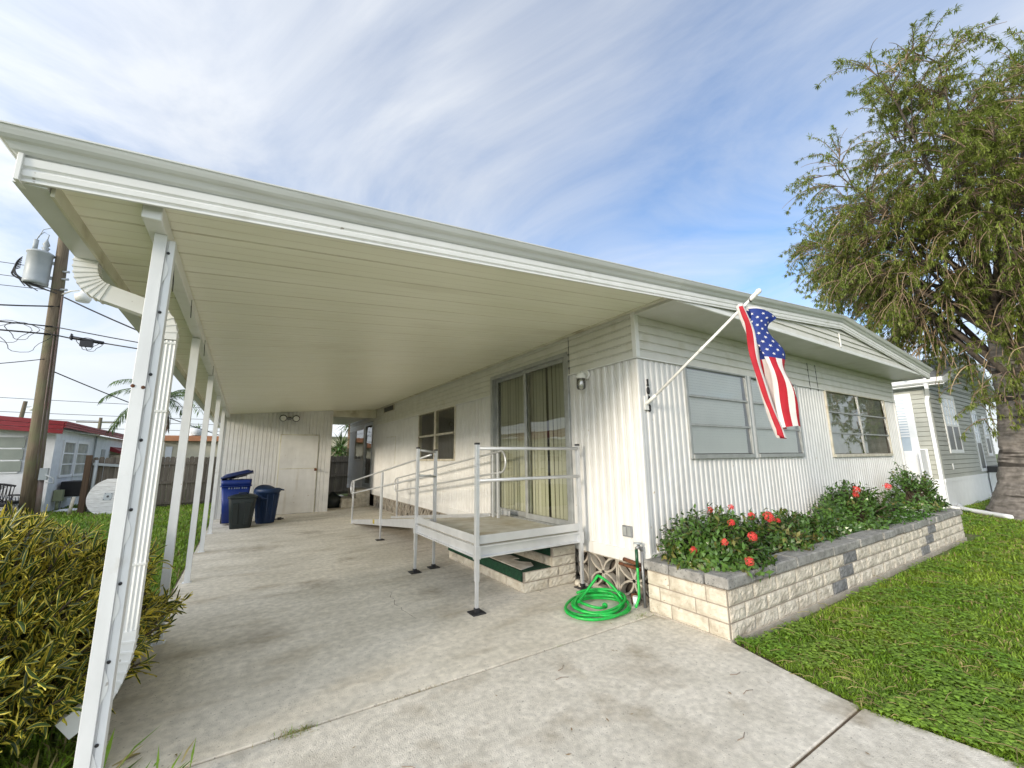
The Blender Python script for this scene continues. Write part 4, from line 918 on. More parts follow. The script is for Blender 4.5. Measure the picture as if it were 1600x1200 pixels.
# ---------------------------------------------------------------- vegetation helpers
def leaf(mb, p, d, up, l, w, m=0, droop=.3, segs=2, fold=.15):
    d = d.normalized(); s = d.cross(up)
    s = s.normalized() if s.length > 1e-3 else d.orthogonal().normalized()
    nn = s.cross(d); b = len(mb.v); prof = {1: (0, .0), 2: (.15, 1, 0), 3: (.12, .9, .8, 0)}[segs]
    for k, wk in enumerate(prof):
        t = k/segs; c = p+d*l*t-nn*droop*l*t*t
        if wk == 0: mb.v.append(tuple(c))
        else: mb.v.append(tuple(c-s*w*wk/2+nn*fold*w)); mb.v.append(tuple(c+s*w*wk/2+nn*fold*w))
    for k in range(segs):
        if k == segs-1: mb.f.append((b+2*k, b+2*k+1, b+2*k+2))
        else: mb.f.append((b+2*k, b+2*k+1, b+2*k+3, b+2*k+2))
        mb.m.append(m); mb.smooth.append(False)

# --- ixora shrubs in the planter
def ixora(name, label, c, rx, ry, rz_, n_tips, flowers, yfrac=.15, cat='shrub', gaps=.0, seed=1, grp='flowering shrubs in the planter'):
    random.seed(seed); o = thing(name, c, label, cat, grp); c = Vector(c); lf = MB(); stm = MB(); tips = []
    for i in range(n_tips):
        a = uni(0, 2*math.pi); el = math.asin(uni(-.15, 1)); rr = uni(.62, 1.02)*(1+.22*fbm(math.cos(a)*1.7+seed, math.sin(a)*1.7, el*1.5))
        q_ = Vector((math.cos(a)*math.cos(el)*rx*rr, math.sin(a)*math.cos(el)*ry*rr, math.sin(el)*rz_*rr))
        tip = c+q_
        if tip.y > HY-.05: tip.y = HY-.05-uni(0, .06)
        if tip.z < c.z+.03: tip.z = c.z+.03+uni(0, .1)
        if gaps and fbm(tip.x*4, tip.y*4, tip.z*4) > .35-gaps: continue
        tips.append((tip, (q_+Vector((0, 0, .25*rz_))).normalized()))
    for k, (tip, dr_) in enumerate(tips):
        if k % 3 == 0: stm.tube([c+Vector((uni(-.12, .12)*rx, uni(-.1, .1)*ry, 0)), c+(tip-c)*.5+Vector((0, 0, .03)), tip], [.008, .005, .003], 4, cap=False)
        m = 1 if rnd() < yfrac else 0
        for j in range(6):
            p = tip-dr_*(.022*j)+rdir()*.008; s = (rdir()+dr_*.55); leaf(lf, p, s, dr_, uni(.048, .080), uni(.025, .038), m if j < 3 else 0, .25, 2)
    lf.build('foliage', [ixora_leaf, ixora_young], o); stm.build('stem', stem_brown, o)
    for (fx, fy, fz_, fr_) in flowers:
        P = Vector((fx, fy, fz_)); q = MB()
        for k in range(46):
            dd = (rdir()+Vector((-.25, -.55, .45))).normalized(); cc_ = P+dd*fr_*uni(.7, 1.0); s1 = dd.orthogonal().normalized(); s2 = dd.cross(s1); w = fr_*.30
            an = uni(0, 6.28)
            for j in range(4):
                t = an+j*math.pi/2; e = s1*math.cos(t)+s2*math.sin(t); e2 = s1*math.cos(t+.5)+s2*math.sin(t+.5); e3 = s1*math.cos(t-.5)+s2*math.sin(t-.5)
                q.add([cc_, cc_+e3*w*.6+dd*.002, cc_+e*w, cc_+e2*w*.6+dd*.002], [(0, 1, 2, 3)])
        q.tube([P-Vector((0, 0, .03))-Vector((0, -.03, 0)), P], .004, 4)
        q.build('flower', ixora_flower, o)
    return o
SZ = .45
ixora('flowering_shrub', 'dense green shrub with red flower heads at the near end of the planter', (4.12, 2.62, SZ), .62, .50, .55, 1050,
      [(3.66, 2.55, .66, .035), (3.95, 2.32, .91, .035), (4.1, 2.22, .78, .05), (3.9, 2.16, .60, .042), (4.35, 2.18, .95, .05), (4.45, 2.6, .99, .035), (4.5, 2.42, .92, .04), (4.70, 2.33, .88, .045), (3.78, 2.3, .76, .035), (4.25, 2.72, .97, .035)], seed=3)
ixora('shrub', 'sparse yellowing leggy shrub in the middle of the planter', (5.35, 2.65, SZ), .62, .42, .50, 420, [(5.2, 2.5, .80, .03)], .45, gaps=.1, seed=5)
ixora('shrub', 'low dark green shrub filling behind the planter capstones', (6.2, 2.70, SZ), .60, .40, .34, 420, [], .12, seed=9)
ixora('flowering_shrub', 'rounded deep green shrub with a few red blooms right of the middle of the planter', (7.75, 2.68, SZ), .95, .44, .68, 950, [(7.1, 2.35, 1.06, .05), (7.2, 2.4, .98, .04), (8.45, 2.4, 1.03, .06)], .06, seed=11)
ixora('shrub', 'airy rounded shrub at the far end of the planter', (10.5, 2.62, SZ+.1), .78, .42, .74, 620, [], .1, gaps=.08, seed=13)
# ground cover
random.seed(21); o = thing('ground_cover_plant', (9.2, 2.4, SZ), 'bright green trailing plant with tiny white flowers spilling over the capstones', 'plant')
q = MB(); w_ = MB()
for i in range(1100):
    P = Vector((random.gauss(9.1, .5), 2.42+uni(-.22, .25), SZ+uni(0, .12))); leaf(q, P, rdir()+Vector((0, -.2, .6)), Vector((0, 0, 1)), .06, .03, 0, .3, 2)
for i in range(26):
    P = Vector((uni(8.3, 9.9), uni(2.22, 2.5), SZ+uni(.08, .15)))
    for j in range(5): leaf(w_, P, Vector((math.cos(j*1.256), math.sin(j*1.256), .3)), Vector((0, 0, 1)), .025, .016)
q.build('foliage', mat('bright_leaf', (.09, .20, .03), .45, (.06, .15, .02), 4, island=.4, trans=.25), o); w_.build('flower', lens_white, o)

# --- croton by the near post
random.seed(31)
cr_o = thing('croton_shrub', (-1.5, 4.0, 0), 'big croton shrub with curling yellow-edged leaves behind the near carport post', 'shrub')
lf = MB(); st_ = MB(); CC = Vector((-1.55, 4.15, 0))
def croton_leaf(mb, p, d, up, l, w, yellow):
    n = 6; b = len(mb.v); d = d.normalized(); tw = uni(-2.2, 2.2); cu = uni(-1.2, 2.0); wav = uni(0, 6.28); pos = p.copy()
    s = d.cross(up); s = s.normalized() if s.length > 1e-3 else d.orthogonal().normalized()
    for k in range(n+1):
        t = k/n; nn = s.cross(d)
        wk = w*(.25+.9*math.sin(math.pi*min(1, t*.92+.06)))*(.9)
        if k == n: wk = w*.10
        e = s*math.cos(tw*t)+nn*math.sin(tw*t); f2 = e.cross(d)
        rip = .28*w*math.sin(t*11+wav)
        for a, h in ((-.5, .30*w+rip), (-.37, .10*w), (.37, .10*w), (.5, .30*w-rip)): q_ = pos+e*wk*a-f2*h*min(1, 4*t); mb.v.append((q_.x, q_.y, q_.z))
        d = (d-Vector((0, 0, 1))*cu*.15+e*.07*math.sin(t*6+wav)).normalized(); s = (s-d*s.dot(d)).normalized(); pos = pos+d*l/n
    for k in range(n):
        for j in range(3):
            a = b+k*4+j; mb.f.append((a, a+1, a+5, a+4)); mb.m.append(2 if yellow else (1 if j != 1 else 0)); mb.smooth.append(True)
cnt = 0
while cnt < 1900:
    a = uni(0, 2*math.pi); el = math.asin(uni(-.25, 1)); dr_ = Vector((math.cos(a)*math.cos(el), math.sin(a)*math.cos(el), math.sin(el)))
    rr = uni(.68, 1.0)*(1+.20*fbm(dr_.x*2.2, dr_.y*2.2, dr_.z*2.2+4))
    tip = CC+Vector((dr_.x*1.22*rr, dr_.y*1.42*rr, (.42+dr_.z*.80*rr)))
    if tip.z < .10 or tip.y > 5.4 and rnd() < .6: continue
    if tip.x > -.52 and abs(tip.y-2.72) < .15: continue
    cnt += 1
    ax_ = (dr_+Vector((0, 0, .55))).normalized()
    if cnt % 2 == 0: st_.tube([CC+Vector((uni(-.5, .5), uni(-.6, .6), 0)), CC+(tip-CC)*.6+Vector((0, 0, -.1)), tip], [.014, .009, .006], 4, cap=False)
    ye = rnd() < .07
    for j in range(11):
        sd_ = rdir(); dd = (ax_*uni(.2, .8)+sd_*.7+dr_*.2+Vector((0, 0, .25))); croton_leaf(lf, tip-ax_*.020*j, dd, ax_, uni(.075, .145), uni(.012, .021), ye and rnd() < .7)
lf.build('foliage', [croton_green, croton_edge, croton_yellow], cr_o); st_.build('stem', stem_brown, cr_o)

# --- big weeping tree at the right
random.seed(41)
tree = thing('weeping_tree', (15.3, 1.75, 0), 'tall weeping bottlebrush tree with a thick grey trunk at the right edge', 'tree')
TB = Vector((16.12, 1.75, -.05))
tk = MB(); tp = [TB, TB+Vector((.02, 0, .25)), TB+Vector((.06, 0, .8)), TB+Vector((.12, .02, 1.6)), TB+Vector((.16, .0, 2.4)), TB+Vector((.10, .05, 3.6)), TB+Vector((.0, .1, 5.2)), TB+Vector((-.1, .1, 7))]
tr_ = [1.0, .82, .62, .50, .44, .28, .13, .05]
b = 0; NS = 26; fine = []
for i in range(len(tp)-1):
    for k in range(14): fine.append((tp[i].lerp(tp[i+1], k/14), tr_[i]+(tr_[i+1]-tr_[i])*k/14))
for i, (p, r) in enumerate(fine):
    for j in range(NS):
        a = 2*math.pi*j/NS; rr = r*(1+.16*fbm(math.cos(a)*1.6, math.sin(a)*1.6, p.z*.5)+.05*fbm(math.cos(a)*3, math.sin(a)*3, p.z*5)-.035*max(0, math.sin(p.z*17+1.5*fbm(math.cos(a), math.sin(a), p.z)))**6+(.12*abs(math.sin(a*2.5)) if i < 5 else 0)*(1-i/5 if i < 5 else 0))
        tk.v.append((p.x+rr*math.cos(a), p.y+rr*math.sin(a), p.z))
for i in range(len(fine)-1):
    for j in range(NS): tk.f.append((i*NS+j, i*NS+(j+1) % NS, (i+1)*NS+(j+1) % NS, (i+1)*NS+j)); tk.m.append(0); tk.smooth.append(True)
tk.build('trunk', bark, tree)
lb = MB(); lv = MB(); tw_ = MB(); dt = MB(); CTR = Vector((17.0, 1.9, 7.1))
camr = Vector(_r)
def spray(p, dirn, length, dead=False):
    """a drooping twig with whorls of narrow leaves near its end"""
    n = 7; pts = [p]; d = dirn.normalized()
    for k in range(n):
        d = (d+Vector((0, 0, -.20))+rdir()*.10).normalized(); pts.append(pts[-1]+d*length/n)
    (dt if dead else tw_).tube(pts, [.010*(1-k/(n+1))+.004 for k in range(n+1)], 3, cap=False)
    if dead and rnd() < .75: return
    for k in range(2, n+1):
        for w in range(2 if k < n else 4):
            pp = pts[k]+rdir()*.03
            m = 1 if rnd() < .35 else 0
            for j in range(5 if k < n else 7):
                leaf(lv, pp, rdir()+Vector((0, 0, -.35))+d*.6, Vector((0, 0, 1)), uni(.09, .16), uni(.017, .026), m, .2, 2)
limbs = []
for i in range(52):
    a = uni(0, 2*math.pi); el = uni(-.05, 1.3); dr_ = Vector((math.cos(a)*math.cos(el), math.sin(a)*math.cos(el), math.sin(el)))
    if dr_.x > .75: continue
    L_ = uni(2.8, 4.5)*(1.3 if dr_.z > .5 else 1.0); st0 = TB+Vector((.05, 0, uni(2.9, 5.8)))
    tip = CTR+Vector((dr_.x*L_, dr_.y*L_, dr_.z*L_*1.02-.2)); mid = st0.lerp(tip, .5)+Vector((0, 0, .5))
    pts = bend(st0, mid, tip, 9); lb.tube(pts, [.07*(1-k/10)**1.2+.012 for k in range(10)], 6, cap=False)
    limbs.append(pts)
    for k in range(3, 10):
        for s in range(3):
            d0 = (rdir()+(pts[k]-CTR).normalized()*.9+Vector((0, 0, .25))).normalized(); sub = [pts[k], pts[k]+d0*uni(.3, .5), pts[k]+d0*uni(.7, 1.1)+Vector((0, 0, -.08))]
            lb.tube(sub, [.022, .014, .008], 4, cap=False)
            for e in range(6):
                inner = (pts[k]-CTR).length < 2.6
                spray(sub[1].lerp(sub[2], rnd()), d0+rdir()*.6, uni(.55, 1.25), dead=rnd() < (.62 if inner else .25))
# low hanging clump by the trunk, in front of the neighbour's house
for i in range(85):
    p = TB+Vector((uni(-1.5, .4), uni(-.9, .8), uni(2.3, 4.2))); spray(p, rdir()+Vector((-.5, 0, .1)), uni(.5, 1.1), rnd() < .25)
for s0, s1 in (((0, 0, 3.0), (-1.4, -.2, 3.6)), ((0, 0, 3.3), (-1.0, .5, 4.2))): lb.tube(bend(TB+Vector(s0), TB+Vector(s0).lerp(Vector(s1), .5)+Vector((0, 0, .3)), TB+Vector(s1), 6), [.09, .08, .07, .055, .04, .03, .02], 6)
lb.build('branch', mat('branch_bark', (.13, .105, .085), .95, (.075, .06, .048), 8, fine=(20, .3)), tree); lv.build('crown', [tree_leaf, tree_leaf_young], tree); tw_.build('twig', twig, tree); dt.build('dead_twig', dead_twig, tree)

# ---------------------------------------------------------------- right neighbour's house
nb = thing('neighbour_house', (16.5, 3.42, 0), 'grey vinyl-sided house with white trim behind the tree on the right', 'house')
NX, NX2, NY, NYB = 16.48, 23.6, 3.42, 14
def vlaps(mb, a0, a1, z0, z1, fn, h=.135, top=None):
    z = z0
    while z < z1-.01:
        zb = min(z+h, z1); l0, l1 = a0, a1
        if top: l0, l1 = top(z)
        if l1-l0 > .05: mb.add([fn(l0, .034, z), fn(l1, .034, z), fn(l1, .024, zb-.02), fn(l0, .024, zb-.02)], [(0, 1, 2, 3)]); mb.add([fn(l0, .024, zb-.02), fn(l1, .024, zb-.02), fn(l1, .002, zb), fn(l0, .002, zb)], [(0, 1, 2, 3)]); mb.add([fn(l0, .002, zb), fn(l1, .002, zb), fn(l1, .034, zb), fn(l0, .034, zb)], [(0, 1, 2, 3)])
        z = zb
q = MB(); vlaps(q, NX, NX2, .80, 3.55, lambda u, h, z: (u, NY-h, z)); vlaps(q, NY, NYB, .80, 3.55, lambda u, h, z: (NX-h, u, z))
XRG = 20.0
vlaps(q, NX, NX2, 3.55, 4.6, lambda u, h, z: (u, NY-h, z), top=lambda z: (NX+(z-3.55)/.30, NX2-(z-3.55)/.30))
q.build('wall', vinyl_grey, nb)
q = MB(); q.box(NX-.04, NX2, NY-.03, NY+.02, -.05, .80); q.box(NX-.03, NX+.02, NY+.02, NYB, -.05, .80); q.box(NX-.05, NX2, NY-.045, NY-.03, .72, .82); q.build('skirting', white_vinyl, nb)
q = MB(); q.box(NX-.028, NX+.09, NY-.03, NY+.09, .78, 3.5); q.build('corner_board', vinyl_grey, nb)
ex = .38; zr = lambda x: 3.62+.30*(min(x, 2*XRG-x)-(NX-ex))
q = MB(); YF_ = NY-.45
for (xa, xb) in ((NX-ex, XRG), (XRG, 2*XRG-NX+ex)):
    q.add([(xa, YF_, zr(xa)), (xb, YF_, zr(xb)), (xb, NYB, zr(xb)), (xa, NYB, zr(xa))], [(0, 1, 2, 3)])
q.build('roof', shingle, nb)
q = MB(); 
for (xa, xb) in ((NX-ex, XRG), (XRG, 2*XRG-NX+ex)):
    q.prism([(xa, YF_, zr(xa)-.006), (xb, YF_, zr(xb)-.006), (xb, YF_, zr(xb)-.22), (xa, YF_, zr(xa)-.2)], (0, .025, 0)); q.prism([(xa, YF_+.025, zr(xa)-.2), (xb, YF_+.025, zr(xb)-.22), (xb, NY, zr(xb)-.22), (xa, NY, zr(xa)-.2)], (0, 0, .02))
q.build('rake_board', white_vinyl, nb)
q = MB(); q.prism([(NX-ex-.01, YF_, 3.59), (NX-ex-.13, YF_, 3.61), (NX-ex-.12, YF_, 3.50), (NX-ex-.06, YF_, 3.46), (NX-ex-.01, YF_, 3.46)], (0, NYB-YF_, 0)); q.box(NX-ex-.01, NX, YF_+.05, NYB, 3.42, 3.45); q.build('gutter', white_vinyl, nb)
q = MB(); q.sweep([(NX-ex-.06, NY-.1, 3.46), (NX-ex-.05, NY-.1, 3.36), (NX-.09, NY-.02, 3.18), (NX-.08, NY+.02, 3.0), (NX-.08, NY+.02, .1)], [(-.05, -.04), (.05, -.04), (.05, .04), (-.05, .04)], up=(0, 1, 0)); q.build('downspout', white_vinyl, nb)
def nwin(x0, x1, z0, z1, cols=2):
    q = MB(); q.box(x0-.09, x1+.09, NY-.05, NY-.018, z0-.10, z0); q.box(x0-.09, x1+.09, NY-.05, NY-.018, z1, z1+.12); q.box(x0-.09, x0, NY-.05, NY-.018, z0, z1); q.box(x1, x1+.09, NY-.05, NY-.018, z0, z1)
    w = (x1-x0)/cols; zm = (z0+z1)/2-.05
    for c in range(1, cols): q.box(x0+c*w-.05, x0+c*w+.05, NY-.046, NY-.018, z0, z1)
    for c in range(cols):
        a, b2 = x0+c*w+(.05 if c else 0), x0+(c+1)*w-(.05 if c < cols-1 else 0); q.box(a, b2, NY-.046, NY-.018, zm-.03, zm+.03); q.box((a+b2)/2-.012, (a+b2)/2+.012, NY-.044, NY-.036, zm+.03, z1)
        for zz_ in (zm+.03+(z1-zm)*.33, zm+.03+(z1-zm)*.66): q.box(a, (a+b2)/2-.012, NY-.044, NY-.036, zz_-.010, zz_+.010); q.box((a+b2)/2+.012, b2, NY-.044, NY-.036, zz_-.010, zz_+.010)
    o = q.build('window', white_vinyl, nb)
    q = MB(); q.add([(x0, NY-.038, zm), (x1, NY-.038, zm), (x1, NY-.038, z1), (x0, NY-.038, z1)], [(0, 1, 2, 3)]); q.build('pane', window_sky, o)
    q = MB(); q.add([(x0, NY-.039, z0), (x1, NY-.039, z0), (x1, NY-.039, zm), (x0, NY-.039, zm)], [(0, 1, 2, 3)]); q.build('screen', screen_dark, o)
nwin(17.62, 18.95, 1.62, 3.18); nwin(21.0, 21.6, 1.0, 2.85, 1); nwin(22.5, 23.0, 1.5, 2.7, 1)
q = MB(); q.box(NX-.05, NX-.016, 3.78, 4.75, .10, 3.28); dn = q.build('door', white_vinyl, nb, bevel=.004)
q = MB(); q.box(NX-.056, NX-.0505, 3.95, 4.6, 1.6, 3.10); q.build('door_glass', window_sky, dn)
q = MB()
for k in range(14): q.box(NX-.062, NX-.0565, 3.95, 4.6, 2.0+k*.078, 2.0+k*.078+.05)
q.build('blind', white_vinyl, dn)
q = MB(); q.box(NX-.07, NX-.051, 3.62, 3.9, .10, 1.65); q.box(NX-.6, NX-.075, 3.66, 3.70, .0, 1.62); q.build('gate_panel', white_vinyl, dn)
q = MB(); q.box(17.5, 17.58, NY-.04, NY-.018, 1.05, 1.22); q.build('outlet_cover', white_vinyl, nb)
pr = thing('porch', (22.6, 2.9, 0), "white porch railing and dark deck against the neighbour's house", 'porch')
q = MB(); q.box(21.6, 24.4, 2.2, 3.36, .85, 1.05); q.build('deck', screen_dark, pr)
q = MB(); q.box(21.65, 24.35, 2.25, 3.36, -.05, .85); q.build('skirting', white_vinyl, pr)
q = MB(); q.bar((21.65, 2.25, 2.1), (24.35, 2.25, 2.1), .06, .06); q.bar((21.65, 2.25, 1.2), (24.35, 2.25, 1.2), .05, .04)
for k in range(9): q.bar((21.68+k*.33, 2.25, 1.05), (21.68+k*.33, 2.25, 2.1), .035, .035)
q.bar((21.65, 2.25, 2.1), (21.65, 3.3, 2.1), .05, .05); q.build('railing', white_vinyl, pr)
q = MB(); q.tube(bend((17.3, 3.36, .06), (16.3, 3.25, .05), (15.85, 2.75, .045), 8)+bend((15.8, 2.7, .045), (15.5, 2.45, .04), (15.15, 2.15, .04), 6), .055, 10); q.tube([(16.36, 3.40, .12), (16.36, 3.3, .05), (16.3, 3.2, .05)], .05, 8)
tag(q.build('drain_pipe', pvc, org=(15.9, 2.8, 0)), 'white plastic drain pipe lying on the grass by the tree', 'pipe')
fh = thing('house', (31, 8, 0), 'pale house with a dark window far behind the tree trunk', 'house')
q = MB(); q.box(27, 36, 6, 14, -.05, 3.4); q.build('wall', beige_wall, fh); q = MB(); q.prism([(26.6, 5.6, 3.4), (36.4, 5.6, 3.4), (31.5, 5.6, 4.7)], (0, 9, 0)); q.build('roof', shingle, fh)
q = MB(); q.box(27.8, 29.6, 5.95, 5.99, 1.6, 3.0); q.build('window', screen_dark, fh)

# ---------------------------------------------------------------- left background
rh = thing('red_roof_house', (-5.2, 19.4, 0), 'white stucco home with a red metal roof edge beyond the utility pole', 'house')
LX, LY = -5.25, 19.4
q = MB(); q.box(-14, LX, LY, 31, -.05, 2.62); q.build('wall', stucco, rh)
q = MB()
def eave(a, b, hgt=.34):
    d = (Vector(b)-Vector(a)).normalized()
    for k in range(3): q.bar(Vector(a)-Vector((0, 0, hgt*(k+.5)/3)), Vector(b)-Vector((0, 0, hgt*(k+.5)/3)), .05-.012*k, hgt/3-.012, m=0)
eave((-14, LY-.45, 3.6), (LX+.25, LY-.45, 2.88), .42); eave((LX+.28, LY-.47, 2.88), (LX+.28, 31, 2.80), .22)
q.build('roof_edge', red_roof, rh)
q = MB(); q.add([(-14, LY-.45, 3.58), (LX+.28, LY-.45, 2.86), (LX+.28, 31, 2.86), (-14, 31, 3.58)], [(0, 1, 2, 3)]); q.add([(-14, LY-.44, 3.2), (LX+.26, LY-.44, 2.6), (LX+.26, 31, 2.6), (-14, 31, 3.2)], [(0, 1, 2, 3)]); q.build('roof', white_metal, rh)
for (a, b) in ((20.2, 21.25), (21.55, 22.7)):
    q = MB(); q.box(LX-.01, LX+.045, a-.09, b+.09, 1.06, 1.14); q.box(LX-.01, LX+.04, a-.09, b+.09, 2.24, 2.33); q.box(LX-.01, LX+.04, a-.09, a, 1.14, 2.24); q.box(LX-.01, LX+.04, b, b+.09, 1.14, 2.24)
    for z in (1.5, 1.87): q.box(LX-.01, LX+.03, a, b, z-.02, z+.02)
    o = q.build('window', white_vinyl, rh); q = MB(); q.box(LX+.002, LX+.012, a, b, 1.14, 2.24); q.build('pane', mat('old_pane', (.16, .19, .20), .15, (.34, .38, .38), 2.2), o)
q = MB(); q.tube([(LX+.05, 23.5, 0), (LX+.05, 23.5, 2.6)], .03, 8); q.build('pipe', steel_grey, rh)
q = MB(); q.box(LX, LX+.03, 24.7, 25.2, 1.25, 2.1); q.build('window', steel_grey, rh)
q = MB(); q.prism([(LX, 26.0, 2.25), (LX+.75, 26.0, 1.85), (LX+.75, 26.0, 1.80), (LX, 26.0, 2.05)], (0, 3.0, 0)); q.build('awning', red_roof, rh)
q = MB(); q.box(LX, LX+.02, 26.1, 28.8, .6, 1.9); q.build('window', screen_dark, rh)
q = MB(); q.box(-9.2, -5.95, LY-.03, LY+.01, 1.25, 2.42); o = q.build('porch_window', white_vinyl, rh)
q = MB()
for k in range(5):
    for j in range(3): q.box(-9.1+k*.66, -9.1+k*.66+.56, LY-.045, LY-.031, 1.30+j*.37, 1.30+j*.37+.32)
q.build('pane', mat('porch_pane', (.30, .33, .29), .2, (.24, .27, .24), 2), o)
q = MB(); q.box(-5.6, -5.35, LY-.02, LY, .05, .35); q.build('crawl_vent', rust, rh)
# condenser cover, meter box
ac = thing('air_conditioner', (-4.9, 20.8, 0), 'black covered air conditioner on a low frame under the white windows', 'air conditioner')
q = MB(); q.box(-5.18, -4.55, 20.25, 21.45, .42, .92); q.build('body', black_paint, ac, bevel=.02); q = MB()
for (x, y) in ((-5.12, 20.3), (-4.6, 20.3), (-5.12, 21.4), (-4.6, 21.4), (-4.6, 20.85)): q.bar((x, y, -.05), (x, y, .42), .03, .03)
q.bar((-5.12, 20.28, .40), (-4.6, 20.28, .40), .03, .03); q.build('frame', steel_grey, ac)
q = MB(); q.box(-5.23, -5.02, 19.95, 20.15, .30, .66); q.tube([(-5.13, 20.05, -.05), (-5.13, 20.05, .32)], .04, 8); tag(q.build('meter_box', ac_green, org=(-5.13, 20.05, 0)), 'small olive meter box on a stub by the white wall', 'meter')
q = MB(); q.lathe((-4.75, 19.75, -.05), [(.35, 0), (.37, .06), (.2, .10), (.03, .11)], 16, sy=.7); tag(q.build('splash_block', stucco, org=(-4.75, 19.75, 0)), 'pale flat slab lying on the grass below the meter box', 'slab')
def wicker_chair(x, y, rz_, label):
    o = thing('wicker_chair', (x, y, -.05), label, 'chair', 'black wicker chairs'); q = MB(); c = Vector((x, y, -.05)); rot = Matrix.Rotation(rz_, 3, 'Z')
    def P(a, b, z): return c+rot@Vector((a, b, z))
    for k in range(13):
        t = -1+2*k/12; q.tube([P(t*.36, .30-.06*t*t, .42), P(t*.40, .38-.08*t*t, .70), P(t*.42, .42-.1*t*t, 1.0-.08*t*t)], .010, 4)
        q.tube([P(t*.40, .28, .42), P(-t*.40*.8, .40, .98)], .007, 4)
    q.tube([P(t*.44, .42-.1*t*t, 1.02-.08*t*t) for t in [-1+2*k/12 for k in range(13)]], .026, 6)
    q.build('backrest', wicker, o); q = MB()
    s = [P(-.38, -.3, .40), P(.38, -.3, .40), P(.36, .32, .40), P(-.36, .32, .40)]; q.prism([v for v in s], (0, 0, .08)); q.build('seat', wicker, o)
    for sx in (-1, 1):
        q = MB(); q.tube([P(sx*.40, -.3, 0), P(sx*.42, -.3, .60), P(sx*.42, .05, .66), P(sx*.42, .36, .68)], .025, 6)
        for k in range(7): q.tube([P(sx*.41, -.28+k*.09, .40), P(sx*.41, -.22+k*.09, .62)], .007, 4)
        q.build('arm', wicker, o); q = MB(); q.tube([P(sx*.36, .32, 0), P(sx*.36, .32, .42)], .022, 6); q.build('leg', wicker, o)
    q = MB()
    for k in range(9):
        t = -.36+.09*k; q.tube([P(t, -.31, .06), P(min(.38, t+.18), -.31, .38)], .007, 4); q.tube([P(t, -.31, .06), P(max(-.38, t-.18), -.31, .38)], .007, 4)
    q.build('apron', wicker, o)
wicker_chair(-5.95, 17.9, .25, 'black wicker armchair left of the utility pole'); wicker_chair(-6.0, 19.0, 2.7, 'black wicker armchair half hidden behind the utility pole against the white wall')
# utility pole
up = thing('utility_pole', (-5.25, 18.3, 0), 'leaning wooden utility pole carrying a grey transformer', 'utility pole')
PB = Vector((-5.25, 18.3, -.05)); PT = Vector((-5.62, 18.3, 9.6))
pp = lambda z: PB.lerp(PT, (z+.05)/9.65)
q = MB(); q.tube([pp(z) for z in (-.05, 2, 4, 6, 8, 9.6)], [.20, .19, .175, .16, .145, .13], 14); q.build('pole', wood_pole, up)
q = MB(); q.tube([pp(z)+Vector((.20, -.06, 0)) for z in (0, 1.15)], .07, 8); q.tube([pp(z)+Vector((.155, -.11, 0)) for z in (1.1, 3, 5, 6.8)], .022, 6); q.tube([pp(z)+Vector((.10, -.16, 0)) for z in (1.1, 3.3, 5.6)], .014, 6); q.build('conduit', mat('conduit', (.16, .09, .07), .7, (.20, .18, .16), 2), up)
q = MB(); q.box(-5.12, -4.95, 18.1, 18.25, 1.05, 1.4); q.tube([(-4.98, 18.1, 1.2), (-4.8, 18.1, 1.1), (-4.78, 18.1, .95), (-4.95, 18.1, .98)], .02, 5); q.build('junction_box', steel_grey, up)
tx = Vector((-6.0, 18.2, 0))
q = MB(); q.lathe((tx.x, tx.y, 7.05), [(.26, 0), (.285, .02), (.285, .10), (.28, .11), (.28, .98), (.31, 1.0), (.31, 1.04), (.25, 1.08), (.05, 1.10)], 22); q.bar((tx.x+.26, 18.25, 7.35), pp(7.35), .06, .10); q.bar((tx.x+.26, 18.25, 7.85), pp(7.85), .06, .10)
tr2 = q.build('transformer', steel_grey, up)
q = MB(); q.lathe((tx.x+.08, tx.y, 8.13), [(.05, 0), (.10, .05), (.06, .08), (.10, .16), (.05, .2), (.09, .27), (.03, .42), (.02, .46)], 12); q.tube([(tx.x-.15, tx.y, 8.13), (tx.x-.15, tx.y, 8.52)], .06, 10); q.tube([(tx.x+.08, tx.y, 8.55), (tx.x+.10, tx.y, 8.75), (tx.x-.02, tx.y, 8.82), (tx.x-.12, tx.y, 8.65), (tx.x-.15, tx.y, 8.5)], .014, 5); q.tube([(tx.x-.12, tx.y, 8.6), (tx.x-.05, tx.y, 8.9), (tx.x+.35, tx.y, 9.15)], .012, 5); q.build('bushing', steel_grey, tr2)
random.seed(51)
for k in range(7):
    q = MB(); a = Vector((tx.x-.33, tx.y-.1, 7.85-.06*k)); e = Vector((tx.x-.15+.14*k, tx.y-.12, 6.92-.05*(k % 3))); q.tube(bend(a, a+Vector((-.28-.05*k, -.05, -.4)), e, 10), .014, 5, cap=False); q.build('drop_lead', cable_black, up)
q = MB(); q.tube([pp(6.85)+Vector((.14, -.1, 0)), pp(6.85)+Vector((.35, -.2, .12)), pp(6.9)+Vector((.55, -.25, .12))], .025, 6); q.lathe((-4.85, 18.05, 6.66), [(.16, 0), (.20, .1), (.22, .2), (.10, .28), (.06, .40)], 14); q.build('area_lamp', lens_white, up)
for z in (7.0, 7.35, 7.6):
    q = MB(); q.tube([pp(z)+Vector((.10, -.12, 0)), pp(z)+Vector((.26, -.18, 0))], [.03, .04], 8); q.build('insulator', steel_grey, up)
